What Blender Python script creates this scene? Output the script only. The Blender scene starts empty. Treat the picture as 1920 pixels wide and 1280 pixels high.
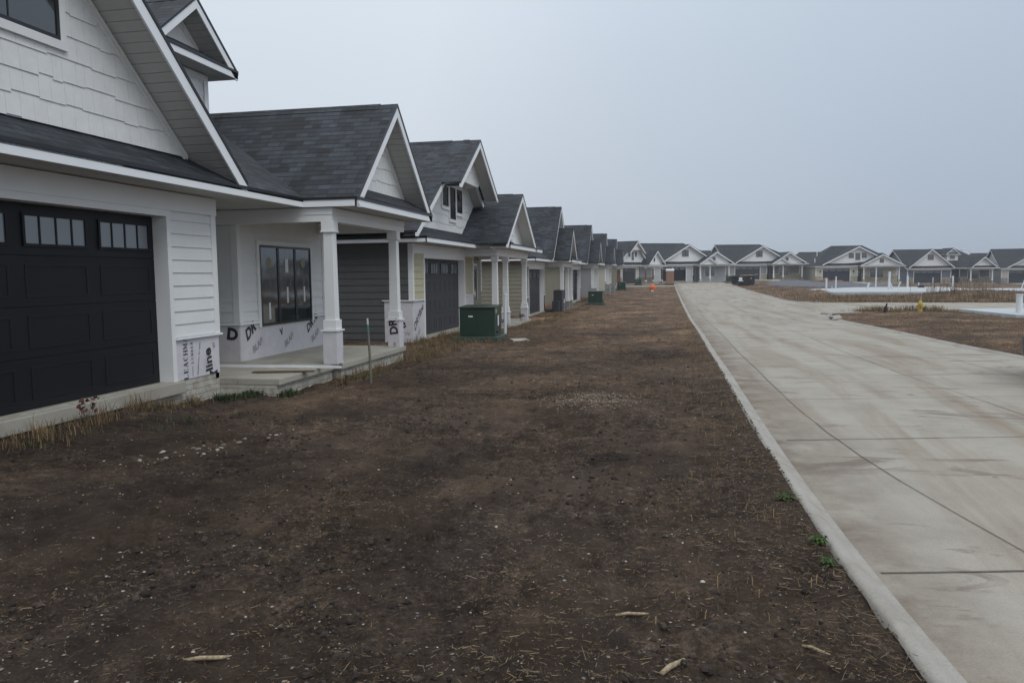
import bpy, bmesh, math, random
from mathutils import Vector, Matrix, noise
random.seed(7)
S = bpy.context.scene
COL = S.collection
R = math.radians

# ------------------------------------------------------------------ materials
MATS = {}
def new_mat(name):
    m = bpy.data.materials.new(name); m.use_nodes = True
    nt = m.node_tree; b = nt.nodes['Principled BSDF']
    MATS[name] = m
    return m, nt, b
def N(nt, t, **kw):
    n = nt.nodes.new(t)
    for k, v in kw.items():
        if k in n.inputs: n.inputs[k].default_value = v
        else: setattr(n, k, v)
    return n
def ramp(nt, stops, interp='LINEAR'):
    r = nt.nodes.new('ShaderNodeValToRGB'); cr = r.color_ramp; cr.interpolation = interp
    while len(cr.elements) > 1: cr.elements.remove(cr.elements[-1])
    cr.elements[0].position = stops[0][0]; cr.elements[0].color = (*stops[0][1], 1)
    for p, c in stops[1:]:
        e = cr.elements.new(p); e.color = (*c, 1)
    return r
def g3(v): return (v, v, v)
def plain(name, c, rough=.6, var=.12, scale=6, metal=0, bump=0, bscale=40, spec=.5, coat=0):
    m, nt, b = new_mat(name); L = nt.links.new
    tc = N(nt, 'ShaderNodeTexCoord')
    n = N(nt, 'ShaderNodeTexNoise', Scale=scale, Detail=6.0, Roughness=.6)
    L(tc.outputs['Object'], n.inputs['Vector'])
    r = ramp(nt, [(.3, tuple(x*(1-var) for x in c)), (.7, tuple(min(1, x*(1+var)) for x in c))])
    L(n.outputs['Fac'], r.inputs['Fac']); L(r.outputs['Color'], b.inputs['Base Color'])
    b.inputs['Roughness'].default_value = rough; b.inputs['Metallic'].default_value = metal
    b.inputs['Specular IOR Level'].default_value = spec
    b.inputs['Coat Weight'].default_value = coat
    if bump:
        n2 = N(nt, 'ShaderNodeTexNoise', Scale=bscale, Detail=5.0)
        L(tc.outputs['Object'], n2.inputs['Vector'])
        bp = N(nt, 'ShaderNodeBump', Strength=bump, Distance=.01)
        L(n2.outputs['Fac'], bp.inputs['Height']); L(bp.outputs['Normal'], b.inputs['Normal'])
    return m
def lined(name, c, period, axis, rough=.55, dark=.55, width=.06):
    """panels with thin grooves across one UV axis (UVs are in metres)"""
    m, nt, b = new_mat(name); L = nt.links.new
    uv = N(nt, 'ShaderNodeUVMap'); sp = N(nt, 'ShaderNodeSeparateXYZ'); L(uv.outputs[0], sp.inputs[0])
    md = N(nt, 'ShaderNodeMath', operation='PINGPONG'); L(sp.outputs[axis], md.inputs[0]); md.inputs[1].default_value = period/2
    dv = N(nt, 'ShaderNodeMath', operation='DIVIDE'); L(md.outputs[0], dv.inputs[0]); dv.inputs[1].default_value = period/2
    n = N(nt, 'ShaderNodeTexNoise', Scale=3.0, Detail=4.0)
    r = ramp(nt, [(0, tuple(x*dark for x in c)), (width, c), (1, tuple(x*.96 for x in c))])
    L(dv.outputs[0], r.inputs['Fac'])
    mx = N(nt, 'ShaderNodeMixRGB', blend_type='MULTIPLY'); mx.inputs['Fac'].default_value = 1
    r2 = ramp(nt, [(.3, g3(.92)), (.7, g3(1))]); L(n.outputs['Fac'], r2.inputs['Fac'])
    L(r.outputs['Color'], mx.inputs['Color1']); L(r2.outputs['Color'], mx.inputs['Color2'])
    L(mx.outputs['Color'], b.inputs['Base Color']); b.inputs['Roughness'].default_value = rough
    bp = N(nt, 'ShaderNodeBump', Strength=.6, Distance=.01); r3 = ramp(nt, [(0, g3(0)), (width*1.5, g3(1))])
    L(dv.outputs[0], r3.inputs['Fac']); L(r3.outputs['Color'], bp.inputs['Height']); L(bp.outputs['Normal'], b.inputs['Normal'])
    return m
def shingle(name, base):
    m, nt, b = new_mat(name); L = nt.links.new
    uv = N(nt, 'ShaderNodeUVMap')
    wob = N(nt, 'ShaderNodeTexNoise', Scale=1.3, Detail=2.0); L(uv.outputs[0], wob.inputs['Vector'])
    def brick(w, h, off, sq, sqf):
        t = N(nt, 'ShaderNodeTexBrick', offset=off, offset_frequency=2, squash=sq, squash_frequency=sqf)
        t.inputs['Scale'].default_value = 1; t.inputs['Brick Width'].default_value = w; t.inputs['Row Height'].default_value = h
        t.inputs['Mortar Size'].default_value = .006; t.inputs['Mortar Smooth'].default_value = .3; t.inputs['Bias'].default_value = -.1
        t.inputs['Color1'].default_value = (*[x*.35 for x in base], 1); t.inputs['Color2'].default_value = (*[x*2.15 for x in base], 1)
        t.inputs['Mortar'].default_value = (*[x*.3 for x in base], 1)
        L(uv.outputs[0], t.inputs['Vector']); return t
    t1 = brick(.25, .143, .37, .7, 3); t2 = brick(.16, .143, .61, 1.4, 2)
    mx = N(nt, 'ShaderNodeMixRGB', blend_type='MIX'); mx.inputs['Fac'].default_value = .3
    L(t1.outputs['Color'], mx.inputs['Color1']); L(t2.outputs['Color'], mx.inputs['Color2'])
    n = N(nt, 'ShaderNodeTexNoise', Scale=140.0, Detail=3.0); L(uv.outputs[0], n.inputs['Vector'])
    r = ramp(nt, [(.3, g3(.7)), (.7, g3(1.25))]); L(n.outputs['Fac'], r.inputs['Fac'])
    m2 = N(nt, 'ShaderNodeMixRGB', blend_type='MULTIPLY'); m2.inputs['Fac'].default_value = 1
    L(mx.outputs['Color'], m2.inputs['Color1']); L(r.outputs['Color'], m2.inputs['Color2'])
    r4 = ramp(nt, [(.35, g3(.85)), (.65, g3(1.12))]); L(wob.outputs['Fac'], r4.inputs['Fac'])
    m3 = N(nt, 'ShaderNodeMixRGB', blend_type='MULTIPLY'); m3.inputs['Fac'].default_value = 1
    L(m2.outputs['Color'], m3.inputs['Color1']); L(r4.outputs['Color'], m3.inputs['Color2'])
    b.inputs['Roughness'].default_value = .85
    # course steps: height falls towards the lower edge of each row
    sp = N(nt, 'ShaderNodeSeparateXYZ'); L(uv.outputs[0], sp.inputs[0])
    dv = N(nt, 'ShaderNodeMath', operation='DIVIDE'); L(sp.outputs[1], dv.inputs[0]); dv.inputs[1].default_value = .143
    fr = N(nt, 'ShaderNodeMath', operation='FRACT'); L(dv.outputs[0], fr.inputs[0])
    rl = ramp(nt, [(0, g3(.32)), (.10, g3(.6)), (.2, g3(1.05)), (1, g3(1.0))]); L(fr.outputs[0], rl.inputs['Fac'])   # painted shadow line along the lower edge of each course
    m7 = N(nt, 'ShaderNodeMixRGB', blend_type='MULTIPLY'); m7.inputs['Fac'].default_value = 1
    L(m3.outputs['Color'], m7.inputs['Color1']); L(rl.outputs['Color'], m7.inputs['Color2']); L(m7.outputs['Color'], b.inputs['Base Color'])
    sb = N(nt, 'ShaderNodeMath', operation='SUBTRACT'); sb.inputs[0].default_value = 1; L(fr.outputs[0], sb.inputs[1])
    ad = N(nt, 'ShaderNodeMath', operation='MULTIPLY_ADD'); L(t1.outputs['Fac'], ad.inputs[0]); ad.inputs[1].default_value = -.5; L(sb.outputs[0], ad.inputs[2])
    bp = N(nt, 'ShaderNodeBump', Strength=1.0, Distance=.02); L(ad.outputs[0], bp.inputs['Height']); L(bp.outputs['Normal'], b.inputs['Normal'])
    return m

WHITE = plain('white_siding', (.70, .71, .71), .55, .04, 2, bump=.1, bscale=60)
SHAKE = plain('white_shake', (.72, .73, .73), .6, .06, 5, bump=.25, bscale=50)
TRIM = plain('white_trim', (.74, .75, .75), .5, .03, 2)
FASCIA = plain('white_metal_fascia', (.80, .82, .84), .4, .02, 2)
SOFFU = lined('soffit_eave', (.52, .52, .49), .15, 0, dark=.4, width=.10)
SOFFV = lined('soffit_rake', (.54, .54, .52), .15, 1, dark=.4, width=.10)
ROOF = shingle('charcoal_shingles', (.021, .026, .034))
DRIP = plain('black_drip_edge', (.012, .013, .018), .45, .1)
BLACKDOOR = plain('black_door_paint', (.007, .008, .011), .5, .15, 3, bump=.06, bscale=90, spec=.25)
GREYDOOR = plain('charcoal_door_paint', (.042, .043, .047), .55, .1, 3, spec=.3)
NAVYDOOR = plain('navy_door_paint', (.022, .026, .042), .45, .1, 3)
BRONZE = plain('black_frame', (.012, .012, .014), .35, .1, 3)
GREYS = plain('grey_siding', (.085, .085, .085), .6, .06, 3, bump=.1)
MIDGREY = plain('mid_grey_siding', (.24, .24, .245), .6, .06, 3)
BLUEG = plain('blue_grey_siding', (.10, .12, .15), .6, .06, 3)
PALEG = plain('pale_grey_siding', (.42, .44, .46), .6, .05, 3)
TAN = plain('tan_siding', (.23, .215, .165), .6, .06, 3, bump=.1)
SAND = plain('sand_panel', (.46, .42, .29), .7, .06, 4)
OLIVE = plain('olive_panel', (.24, .23, .15), .7, .08, 4)
BEIGE = plain('beige_siding', (.48, .46, .40), .65, .05, 4)
WRAP = plain('house_wrap', (.60, .585, .61), .45, .07, 5, bump=.8, bscale=7)
INK = plain('wrap_ink', (.02, .02, .025), .6, .1)
GREYINK = plain('wrap_grey_ink', (.30, .30, .33), .6, .1)
PALEINK = plain('wrap_pale_ink', (.52, .52, .55), .6, .1)
CEDAR = plain('bare_cedar', (.19, .105, .06), .7, .2, 6)
PVC = plain('white_pvc', (.62, .64, .66), .35, .03)
DARKSTONE = plain('dark_sheathing', (.035, .036, .042), .6, .25, 8, bump=.3, bscale=20)
TAPEY = plain('yellow_sticker', (.26, .25, .12), .5, .1)
STICK = plain('white_sticker', (.7, .72, .72), .5, .05)
GREENBOX = plain('green_enamel', (.015, .036, .025), .42, .15, 3)
GREENPAD = plain('green_pad', (.035, .065, .050), .7, .2, 6, bump=.2)
YELLOW = plain('hydrant_yellow', (.42, .31, .045), .55, .25, 12)
ORANGE = plain('orange_plastic', (.60, .12, .04), .5, .2, 20)
POTTY = plain('brown_orange_plastic', (.25, .145, .095), .55, .08, 4)
POTTYTOP = plain('white_plastic_roof', (.75, .77, .80), .5, .04)
DUMP = plain('black_dumpster_paint', (.016, .017, .022), .45, .4, 3)
PLY = plain('plywood', (.45, .33, .2), .7, .15, 5)
BOARD = plain('wet_board', (.10, .065, .035), .6, .3, 9)
STAKE = plain('weathered_wood', (.14, .13, .10), .8, .3, 12)
TEAL = plain('teal_paint', (.04, .16, .15), .5, .1)
RUST = plain('rusty_steel', (.07, .035, .03), .7, .4, 20)
GALV = plain('galvanised_steel', (.5, .52, .54), .4, .1, metal=.6)
CARP = plain('navy_car_paint', (.008, .011, .030), .3, .05, spec=.4)
RUBBER = plain('tyre_rubber', (.02, .02, .02), .8, .1)
ALLOY = plain('alloy_wheel', (.45, .46, .48), .3, .05, metal=.9)
REDL = plain('red_lens', (.3, .01, .01), .2, .1)
CLEARL = plain('clear_lens', (.5, .5, .55), .15, .1)
SILT = plain('black_fabric', (.02, .02, .022), .8, .1)
DEADLEAF = plain('dead_leaf', (.09, .03, .02), .7, .4, 20)
def glass(name, c=(.02, .022, .026), rough=.06):
    m, nt, b = new_mat(name); L = nt.links.new
    b.inputs['Base Color'].default_value = (*c, 1); b.inputs['Roughness'].default_value = rough
    b.inputs['IOR'].default_value = 2.1
    n = N(nt, 'ShaderNodeTexNoise', Scale=1.1, Detail=2.0); bp = N(nt, 'ShaderNodeBump', Strength=.08, Distance=.05)
    L(n.outputs['Fac'], bp.inputs['Height']); L(bp.outputs['Normal'], b.inputs['Normal'])
    return m
GLASS = glass('window_glass'); GLASSL = glass('frosted_light', (.15, .17, .19), .25)
def stone(name, c1, c2):
    m, nt, b = new_mat(name); L = nt.links.new
    uv = N(nt, 'ShaderNodeUVMap'); t = N(nt, 'ShaderNodeTexBrick', offset=.43, squash=.7, squash_frequency=3)
    t.inputs['Scale'].default_value = 1; t.inputs['Brick Width'].default_value = .34; t.inputs['Row Height'].default_value = .11
    t.inputs['Mortar Size'].default_value = .006; t.inputs['Color1'].default_value = (*c1, 1); t.inputs['Color2'].default_value = (*c2, 1)
    t.inputs['Mortar'].default_value = (*[x*.35 for x in c1], 1); L(uv.outputs[0], t.inputs['Vector'])
    n = N(nt, 'ShaderNodeTexNoise', Scale=9.0, Detail=6.0); L(uv.outputs[0], n.inputs['Vector'])
    r = ramp(nt, [(.3, g3(.7)), (.7, g3(1.2))]); L(n.outputs['Fac'], r.inputs['Fac'])
    mx = N(nt, 'ShaderNodeMixRGB', blend_type='MULTIPLY'); mx.inputs['Fac'].default_value = 1
    L(t.outputs['Color'], mx.inputs['Color1']); L(r.outputs['Color'], mx.inputs['Color2']); L(mx.outputs['Color'], b.inputs['Base Color'])
    b.inputs['Roughness'].default_value = .85
    bp = N(nt, 'ShaderNodeBump', Strength=.7, Distance=.02, invert=True); L(t.outputs['Fac'], bp.inputs['Height']); L(bp.outputs['Normal'], b.inputs['Normal'])
    return m
STONET = stone('tan_ledgestone', (.34, .30, .23), (.52, .47, .37)); STONEG = stone('grey_ledgestone', (.22, .215, .21), (.38, .37, .36))
STONEM = stone('mixed_ledgestone', (.22, .18, .14), (.42, .38, .31))
def block(name):
    m, nt, b = new_mat(name); L = nt.links.new
    uv = N(nt, 'ShaderNodeUVMap'); t = N(nt, 'ShaderNodeTexBrick', offset=.5)
    t.inputs['Scale'].default_value = 1; t.inputs['Brick Width'].default_value = .6; t.inputs['Row Height'].default_value = .085
    t.inputs['Mortar Size'].default_value = .005; t.inputs['Color1'].default_value = (.44, .43, .39, 1); t.inputs['Color2'].default_value = (.50, .48, .43, 1)
    t.inputs['Mortar'].default_value = (.26, .25, .22, 1); L(uv.outputs[0], t.inputs['Vector'])
    n = N(nt, 'ShaderNodeTexNoise', Scale=7.0, Detail=8.0); L(uv.outputs[0], n.inputs['Vector'])
    r = ramp(nt, [(.35, (.72, .66, .58)), (.6, g3(1.0))]); L(n.outputs['Fac'], r.inputs['Fac'])
    mx = N(nt, 'ShaderNodeMixRGB', blend_type='MULTIPLY'); mx.inputs['Fac'].default_value = 1
    L(t.outputs['Color'], mx.inputs['Color1']); L(r.outputs['Color'], mx.inputs['Color2']); L(mx.outputs['Color'], b.inputs['Base Color'])
    b.inputs['Roughness'].default_value = .85
    bp = N(nt, 'ShaderNodeBump', Strength=.5, Distance=.01, invert=True); L(t.outputs['Fac'], bp.inputs['Height']); L(bp.outputs['Normal'], b.inputs['Normal'])
    return m
BLOCK = block('cast_block')
def concrete(name, c, stain=(.30, .22, .15), amount=.5, streak=(1, 1, 1), lo=.52, hi=.72, wet=0):
    m, nt, b = new_mat(name); L = nt.links.new
    tc = N(nt, 'ShaderNodeTexCoord')
    mp = N(nt, 'ShaderNodeMapping'); mp.inputs['Scale'].default_value = streak; L(tc.outputs['Object'], mp.inputs['Vector'])
    n1 = N(nt, 'ShaderNodeTexNoise', Scale=1.0, Detail=9.0, Roughness=.62, Distortion=.6); L(mp.outputs[0], n1.inputs['Vector'])
    r1 = ramp(nt, [(lo, g3(0)), (hi, g3(amount))]); L(n1.outputs['Fac'], r1.inputs['Fac'])
    n2 = N(nt, 'ShaderNodeTexNoise', Scale=.9, Detail=10.0, Roughness=.7); L(tc.outputs['Object'], n2.inputs['Vector'])
    r2 = ramp(nt, [(.3, tuple(x*.78 for x in c)), (.5, c), (.72, tuple(x*1.13 for x in c))]); L(n2.outputs['Fac'], r2.inputs['Fac'])
    mx = N(nt, 'ShaderNodeMixRGB'); L(r1.outputs['Color'], mx.inputs['Fac']); L(r2.outputs['Color'], mx.inputs['Color1']); mx.inputs['Color2'].default_value = (*stain, 1)
    # dark spots
    mp3 = N(nt, 'ShaderNodeMapping'); mp3.inputs['Scale'].default_value = (1.4, .8, 1); L(tc.outputs['Object'], mp3.inputs['Vector'])
    n3 = N(nt, 'ShaderNodeTexNoise', Scale=1.7, Detail=7.0, Roughness=.7); L(mp3.outputs[0], n3.inputs['Vector'])
    r3 = ramp(nt, [(.655, g3(0)), (.70, g3(.75))]); L(n3.outputs['Fac'], r3.inputs['Fac'])
    m2 = N(nt, 'ShaderNodeMixRGB'); L(r3.outputs['Color'], m2.inputs['Fac']); L(mx.outputs['Color'], m2.inputs['Color1']); m2.inputs['Color2'].default_value = (.12, .09, .065, 1)
    if name == 'road_concrete':   # mud washed into the gutter along the near kerb, tracked mud, hairline scuffs
        sp = N(nt, 'ShaderNodeSeparateXYZ'); L(tc.outputs['Object'], sp.inputs[0])
        g = N(nt, 'ShaderNodeMapRange'); L(sp.outputs[0], g.inputs['Value']); g.inputs['From Min'].default_value = 1.75; g.inputs['From Max'].default_value = 1.02
        ng = N(nt, 'ShaderNodeTexNoise', Scale=1.6, Detail=8.0, Roughness=.7); L(tc.outputs['Object'], ng.inputs['Vector'])
        rg = ramp(nt, [(.34, g3(.1)), (.60, g3(1))]); L(ng.outputs['Fac'], rg.inputs['Fac'])
        mg = N(nt, 'ShaderNodeMath', operation='MULTIPLY'); L(g.outputs[0], mg.inputs[0]); L(rg.outputs['Color'], mg.inputs[1])
        m5 = N(nt, 'ShaderNodeMixRGB'); L(mg.outputs[0], m5.inputs['Fac']); L(m2.outputs['Color'], m5.inputs['Color1']); m5.inputs['Color2'].default_value = (.115, .080, .052, 1); m2 = m5
        mp6 = N(nt, 'ShaderNodeMapping'); mp6.inputs['Scale'].default_value = (.35, 1.1, 1); mp6.inputs['Rotation'].default_value = (0, 0, .2); L(tc.outputs['Object'], mp6.inputs['Vector'])
        n6 = N(nt, 'ShaderNodeTexNoise', Scale=1.2, Detail=9.0, Roughness=.72, Distortion=1.2); L(mp6.outputs[0], n6.inputs['Vector'])
        r6 = ramp(nt, [(.565, g3(0)), (.62, g3(.65)), (.70, g3(.9))]); L(n6.outputs['Fac'], r6.inputs['Fac'])
        m6 = N(nt, 'ShaderNodeMixRGB'); L(r6.outputs['Color'], m6.inputs['Fac']); L(m2.outputs['Color'], m6.inputs['Color1']); m6.inputs['Color2'].default_value = (.13, .095, .07, 1); m2 = m6
    n4 = N(nt, 'ShaderNodeTexNoise', Scale=90.0, Detail=5.0, Roughness=.7); L(tc.outputs['Object'], n4.inputs['Vector'])
    r4 = ramp(nt, [(.3, g3(.80)), (.5, g3(1)), (.7, g3(1.12))]); L(n4.outputs['Fac'], r4.inputs['Fac'])
    m4 = N(nt, 'ShaderNodeMixRGB', blend_type='MULTIPLY'); m4.inputs['Fac'].default_value = 1
    L(m2.outputs['Color'], m4.inputs['Color1']); L(r4.outputs['Color'], m4.inputs['Color2']); L(m4.outputs['Color'], b.inputs['Base Color'])
    b.inputs['Roughness'].default_value = .75
    bp = N(nt, 'ShaderNodeBump', Strength=.25, Distance=.01); L(n4.outputs['Fac'], bp.inputs['Height']); L(bp.outputs['Normal'], b.inputs['Normal'])
    return m
ROADM = concrete('road_concrete', (.315, .292, .248), (.215, .172, .125), .85, (1.5, .14, 1), .46, .66)
CURBM = concrete('curb_concrete', (.31, .295, .265), (.20, .15, .105), .7, (2, 1.2, 1), .5, .7)
CONC = concrete('slab_concrete', (.36, .34, .29), (.22, .18, .13), .6, (.6, 1.6, 1), .55, .75)
PADM = concrete('pad_concrete', (.42, .45, .475), (.27, .25, .22), .6, (.3, .3, 1), .5, .75)
JOINT = plain('joint_line', (.105, .09, .072), .9, .4, 30)

def dirt_mat():
    m, nt, b = new_mat('bare_soil'); L = nt.links.new
    tc = N(nt, 'ShaderNodeTexCoord'); O = tc.outputs['Object']
    def nz(s, d, r=.6, dist=0.0, sc=None):
        n = N(nt, 'ShaderNodeTexNoise', Scale=s, Detail=d, Roughness=r, Distortion=dist)
        if sc:
            mp = N(nt, 'ShaderNodeMapping'); mp.inputs['Scale'].default_value = sc; L(O, mp.inputs['Vector']); L(mp.outputs[0], n.inputs['Vector'])
        else: L(O, n.inputs['Vector'])
        return n
    a = nz(.33, 9, .68, .6); bb = nz(2.2, 12, .72); c = nz(38, 9, .8); d = nz(.9, 6, .6, 0, (1.0, .35, 1)); e = nz(330, 4, .7)
    ra = ramp(nt, [(.30, (.034, .025, .020)), (.46, (.052, .039, .030)), (.56, (.080, .060, .046)), (.72, (.122, .092, .066))]); L(a.outputs['Fac'], ra.inputs['Fac'])
    rb = ramp(nt, [(.28, g3(.38)), (.45, g3(.80)), (.58, g3(1.05)), (.74, g3(1.7))]); L(bb.outputs['Fac'], rb.inputs['Fac'])  # soil mottling; its raised contrast also paints in shading of the relief
    rc = ramp(nt, [(.30, g3(.30)), (.47, g3(.75)), (.56, g3(1.2)), (.66, g3(2.4)), (.74, g3(3.4))]); L(c.outputs['Fac'], rc.inputs['Fac'])
    rd = ramp(nt, [(.35, (.80, .80, .84)), (.65, (1.2, 1.12, 1.0))]); L(d.outputs['Fac'], rd.inputs['Fac'])
    re_ = ramp(nt, [(.35, g3(.5)), (.65, g3(1.6))]); L(e.outputs['Fac'], re_.inputs['Fac'])
    cur = ra.outputs['Color']
    k9 = nz(9, 8, .75); rk = ramp(nt, [(.30, g3(.38)), (.47, g3(.85)), (.56, g3(1.12)), (.68, g3(2.2))]); L(k9.outputs['Fac'], rk.inputs['Fac'])
    mk = nz(.75, 5, .6, .8); rm = ramp(nt, [(.42, g3(.25)), (.56, g3(1))]); L(mk.outputs['Fac'], rm.inputs['Fac'])   # packed smooth patches against loose rough ones
    for r in (rb, rc, rd, re_, rk):
        mx = N(nt, 'ShaderNodeMixRGB', blend_type='MULTIPLY'); mx.inputs['Fac'].default_value = 1
        if r in (rc, re_, rk): L(rm.outputs['Color'], mx.inputs['Fac'])
        L(cur, mx.inputs['Color1']); L(r.outputs['Color'], mx.inputs['Color2']); cur = mx.outputs['Color']
    # soil colour brightened down the lots: drier ground plus a painted exposure gradient
    sp = N(nt, 'ShaderNodeSeparateXYZ'); L(O, sp.inputs[0])
    mr = N(nt, 'ShaderNodeMapRange'); L(sp.outputs[1], mr.inputs['Value']); mr.inputs['From Min'].default_value = 7; mr.inputs['From Max'].default_value = 32
    gm = nz(.5, 6, .7); 
    ad = N(nt, 'ShaderNodeMath', operation='MULTIPLY'); L(mr.outputs[0], ad.inputs[0]); rg = ramp(nt, [(.38, g3(.35)), (.62, g3(1))]); L(gm.outputs['Fac'], rg.inputs['Fac']); L(rg.outputs['Color'], ad.inputs[1])
    mm = N(nt, 'ShaderNodeMixRGB', blend_type='MULTIPLY'); L(ad.outputs[0], mm.inputs['Fac']); L(cur, mm.inputs['Color1']); mm.inputs['Color2'].default_value = (2.75, 2.5, 2.2, 1)
    L(mm.outputs['Color'], b.inputs['Base Color']); b.inputs['Roughness'].default_value = .95; b.inputs['Specular IOR Level'].default_value = .15
    b1 = N(nt, 'ShaderNodeBump', Strength=.7, Distance=.06); L(bb.outputs['Fac'], b1.inputs['Height'])
    b2 = N(nt, 'ShaderNodeBump', Strength=.9, Distance=.02); L(c.outputs['Fac'], b2.inputs['Height']); L(b1.outputs['Normal'], b2.inputs['Normal'])
    L(b2.outputs['Normal'], b.inputs['Normal'])
    return m
DIRT = dirt_mat()
def speck(name, cols, rough=.8):
    """each loose piece takes its own colour from its random island value"""
    m, nt, b = new_mat(name); g = N(nt, 'ShaderNodeNewGeometry')
    r = ramp(nt, [(i/max(1, len(cols)), c) for i, c in enumerate(cols)], 'CONSTANT')
    nt.links.new(g.outputs['Random Per Island'], r.inputs['Fac']); nt.links.new(r.outputs['Color'], b.inputs['Base Color'])
    b.inputs['Roughness'].default_value = rough; b.inputs['Specular IOR Level'].default_value = .2
    return m
PEB = speck('pebbles', [(.10, .08, .065), (.20, .17, .14), (.14, .10, .075), (.36, .33, .29), (.09, .085, .09), (.26, .19, .13), (.05, .045, .04), (.17, .16, .15)])
ROCK = speck('pale_rocks', [(.42, .38, .34), (.5, .46, .41), (.36, .31, .26)])
RUBBLE = speck('buried_rubble', [(.30, .27, .23), (.20, .17, .145), (.14, .115, .095), (.36, .33, .29)])
SPILL = speck('sandy_gravel', [(.30, .25, .19), (.22, .17, .13), (.38, .33, .27), (.15, .12, .09), (.26, .21, .16)])
CLOD = speck('clods', [(.030, .024, .020), (.042, .033, .027), (.024, .019, .017), (.065, .050, .039), (.036, .028, .024)])
STRAW = speck('straw', [(.17, .125, .075), (.11, .08, .05), (.26, .20, .125), (.07, .052, .036), (.14, .095, .055), (.09, .07, .052)])
STRAWD = speck('dry_straw', [(.19, .14, .088), (.12, .088, .06), (.27, .21, .14), (.14, .10, .065), (.09, .066, .048)])
DRYGR = speck('dry_grass', [(.21, .145, .075), (.16, .11, .06), (.27, .19, .10), (.12, .085, .05), (.10, .085, .045)])
GREENW = speck('green_weed', [(.030, .048, .02), (.042, .066, .026), (.055, .08, .03), (.07, .07, .035)])
LIMEW = speck('lime_weed', [(.075, .12, .035), (.05, .085, .03), (.035, .06, .02)])
GRAVEL = speck('dark_gravel_bits', [(.10, .11, .13), (.14, .15, .17), (.07, .075, .09)])
GRAVM = plain('dark_gravel', (.095, .10, .12), .9, .35, 3, bump=.6, bscale=30)

# ------------------------------------------------------------------ mesh builder
class MB:
    def __init__(s): s.v = []; s.f = []
    def poly(s, pts):
        i = len(s.v); s.v += [tuple(p) for p in pts]; s.f.append(tuple(range(i, i+len(pts))))
    def box(s, x0, x1, y0, y1, z0, z1):
        x0, x1 = min(x0, x1), max(x0, x1); y0, y1 = min(y0, y1), max(y0, y1); z0, z1 = min(z0, z1), max(z0, z1)
        i = len(s.v)
        s.v += [(x0,y0,z0),(x1,y0,z0),(x1,y1,z0),(x0,y1,z0),(x0,y0,z1),(x1,y0,z1),(x1,y1,z1),(x0,y1,z1)]
        s.f += [tuple(i+k for k in q) for q in ((0,3,2,1),(4,5,6,7),(0,1,5,4),(1,2,6,5),(2,3,7,6),(3,0,4,7))]
        return s
    def ext(s, pts, d):
        """extrude a planar polygon by vector d"""
        pts = [Vector(p) for p in pts]; d = Vector(d); n = len(pts); nr = Vector((0,0,0))
        for k in range(n): nr += pts[k].cross(pts[(k+1) % n])
        if nr.dot(d) > 0: pts.reverse()
        i = len(s.v); s.v += [tuple(p) for p in pts] + [tuple(p+d) for p in pts]
        s.f.append(tuple(range(i, i+n))); s.f.append(tuple(reversed(range(i+n, i+2*n))))
        for k in range(n):
            k2 = (k+1) % n; s.f.append((i+k2, i+k, i+n+k, i+n+k2))
        return s
    def tube(s, pts, rad, n=10, cap=True):
        pts = [Vector(p) for p in pts]
        if not hasattr(rad, '__len__'): rad = [rad]*len(pts)
        i = len(s.v)
        for k, p in enumerate(pts):
            a = pts[max(0, k-1)]; b = pts[min(len(pts)-1, k+1)]; t = (b-a).normalized() if (b-a).length > 1e-9 else Vector((0,0,1))
            u = t.orthogonal().normalized(); 
            if abs(t.z) > .9: u = Vector((1,0,0)) - t*t.x; u.normalize()
            w = t.cross(u)
            for j in range(n):
                q = 2*math.pi*j/n; s.v.append(tuple(p + (u*math.cos(q)+w*math.sin(q))*rad[k]))
        for k in range(len(pts)-1):
            for j in range(n):
                j2 = (j+1) % n; s.f.append((i+k*n+j, i+k*n+j2, i+(k+1)*n+j2, i+(k+1)*n+j))
        if cap:
            s.f.append(tuple(i+j for j in reversed(range(n)))); s.f.append(tuple(i+(len(pts)-1)*n+j for j in range(n)))
        return s
    def build(s, name, mat, parent=None, bevel=0, smooth=False):
        me = bpy.data.meshes.new(name); me.from_pydata(s.v, [], s.f); me.materials.append(mat)
        uvl = me.uv_layers.new(name='UVMap').data
        vs = me.vertices
        for p in me.polygons:
            n = p.normal
            if abs(n.z) > .985: u, v = Vector((1,0,0)), Vector((0,1,0))
            else:
                u = Vector((0,0,1)).cross(n).normalized(); v = n.cross(u)
            for li in p.loop_indices:
                c = vs[me.loops[li].vertex_index].co; uvl[li].uv = (c.dot(u), c.dot(v))
        if smooth: me.polygons.foreach_set('use_smooth', [True]*len(me.polygons))
        me.update()
        o = bpy.data.objects.new(name, me); COL.objects.link(o)
        if parent: o.parent = parent
        if bevel:
            md = o.modifiers.new('bevel', 'BEVEL'); md.width = bevel; md.segments = 2; md.limit_method = 'ANGLE'; md.angle_limit = R(40)
        return o
def tag(o, label=None, cat=None, group=None, kind=None):
    if label: o['label'] = label
    if cat: o['category'] = cat
    if group: o['group'] = group
    if kind: o['kind'] = kind
    return o
def empty(name, loc, rz, label, cat, group=None):
    o = bpy.data.objects.new(name, None); COL.objects.link(o); o.location = loc; o.rotation_euler = (0, 0, rz)
    o.empty_display_size = .5
    return tag(o, label, cat, group)
def clip(poly, a, b, c):
    """keep the side a*x+b*z <= c of a 2D polygon"""
    out = []
    for i in range(len(poly)):
        p, q = poly[i], poly[(i+1) % len(poly)]; dp = a*p[0]+b*p[1]-c; dq = a*q[0]+b*q[1]-c
        if dp <= 0: out.append(p)
        if (dp < 0) != (dq < 0) and abs(dp-dq) > 1e-9:
            t = dp/(dp-dq); out.append((p[0]+(q[0]-p[0])*t, p[1]+(q[1]-p[1])*t))
    return out

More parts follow.
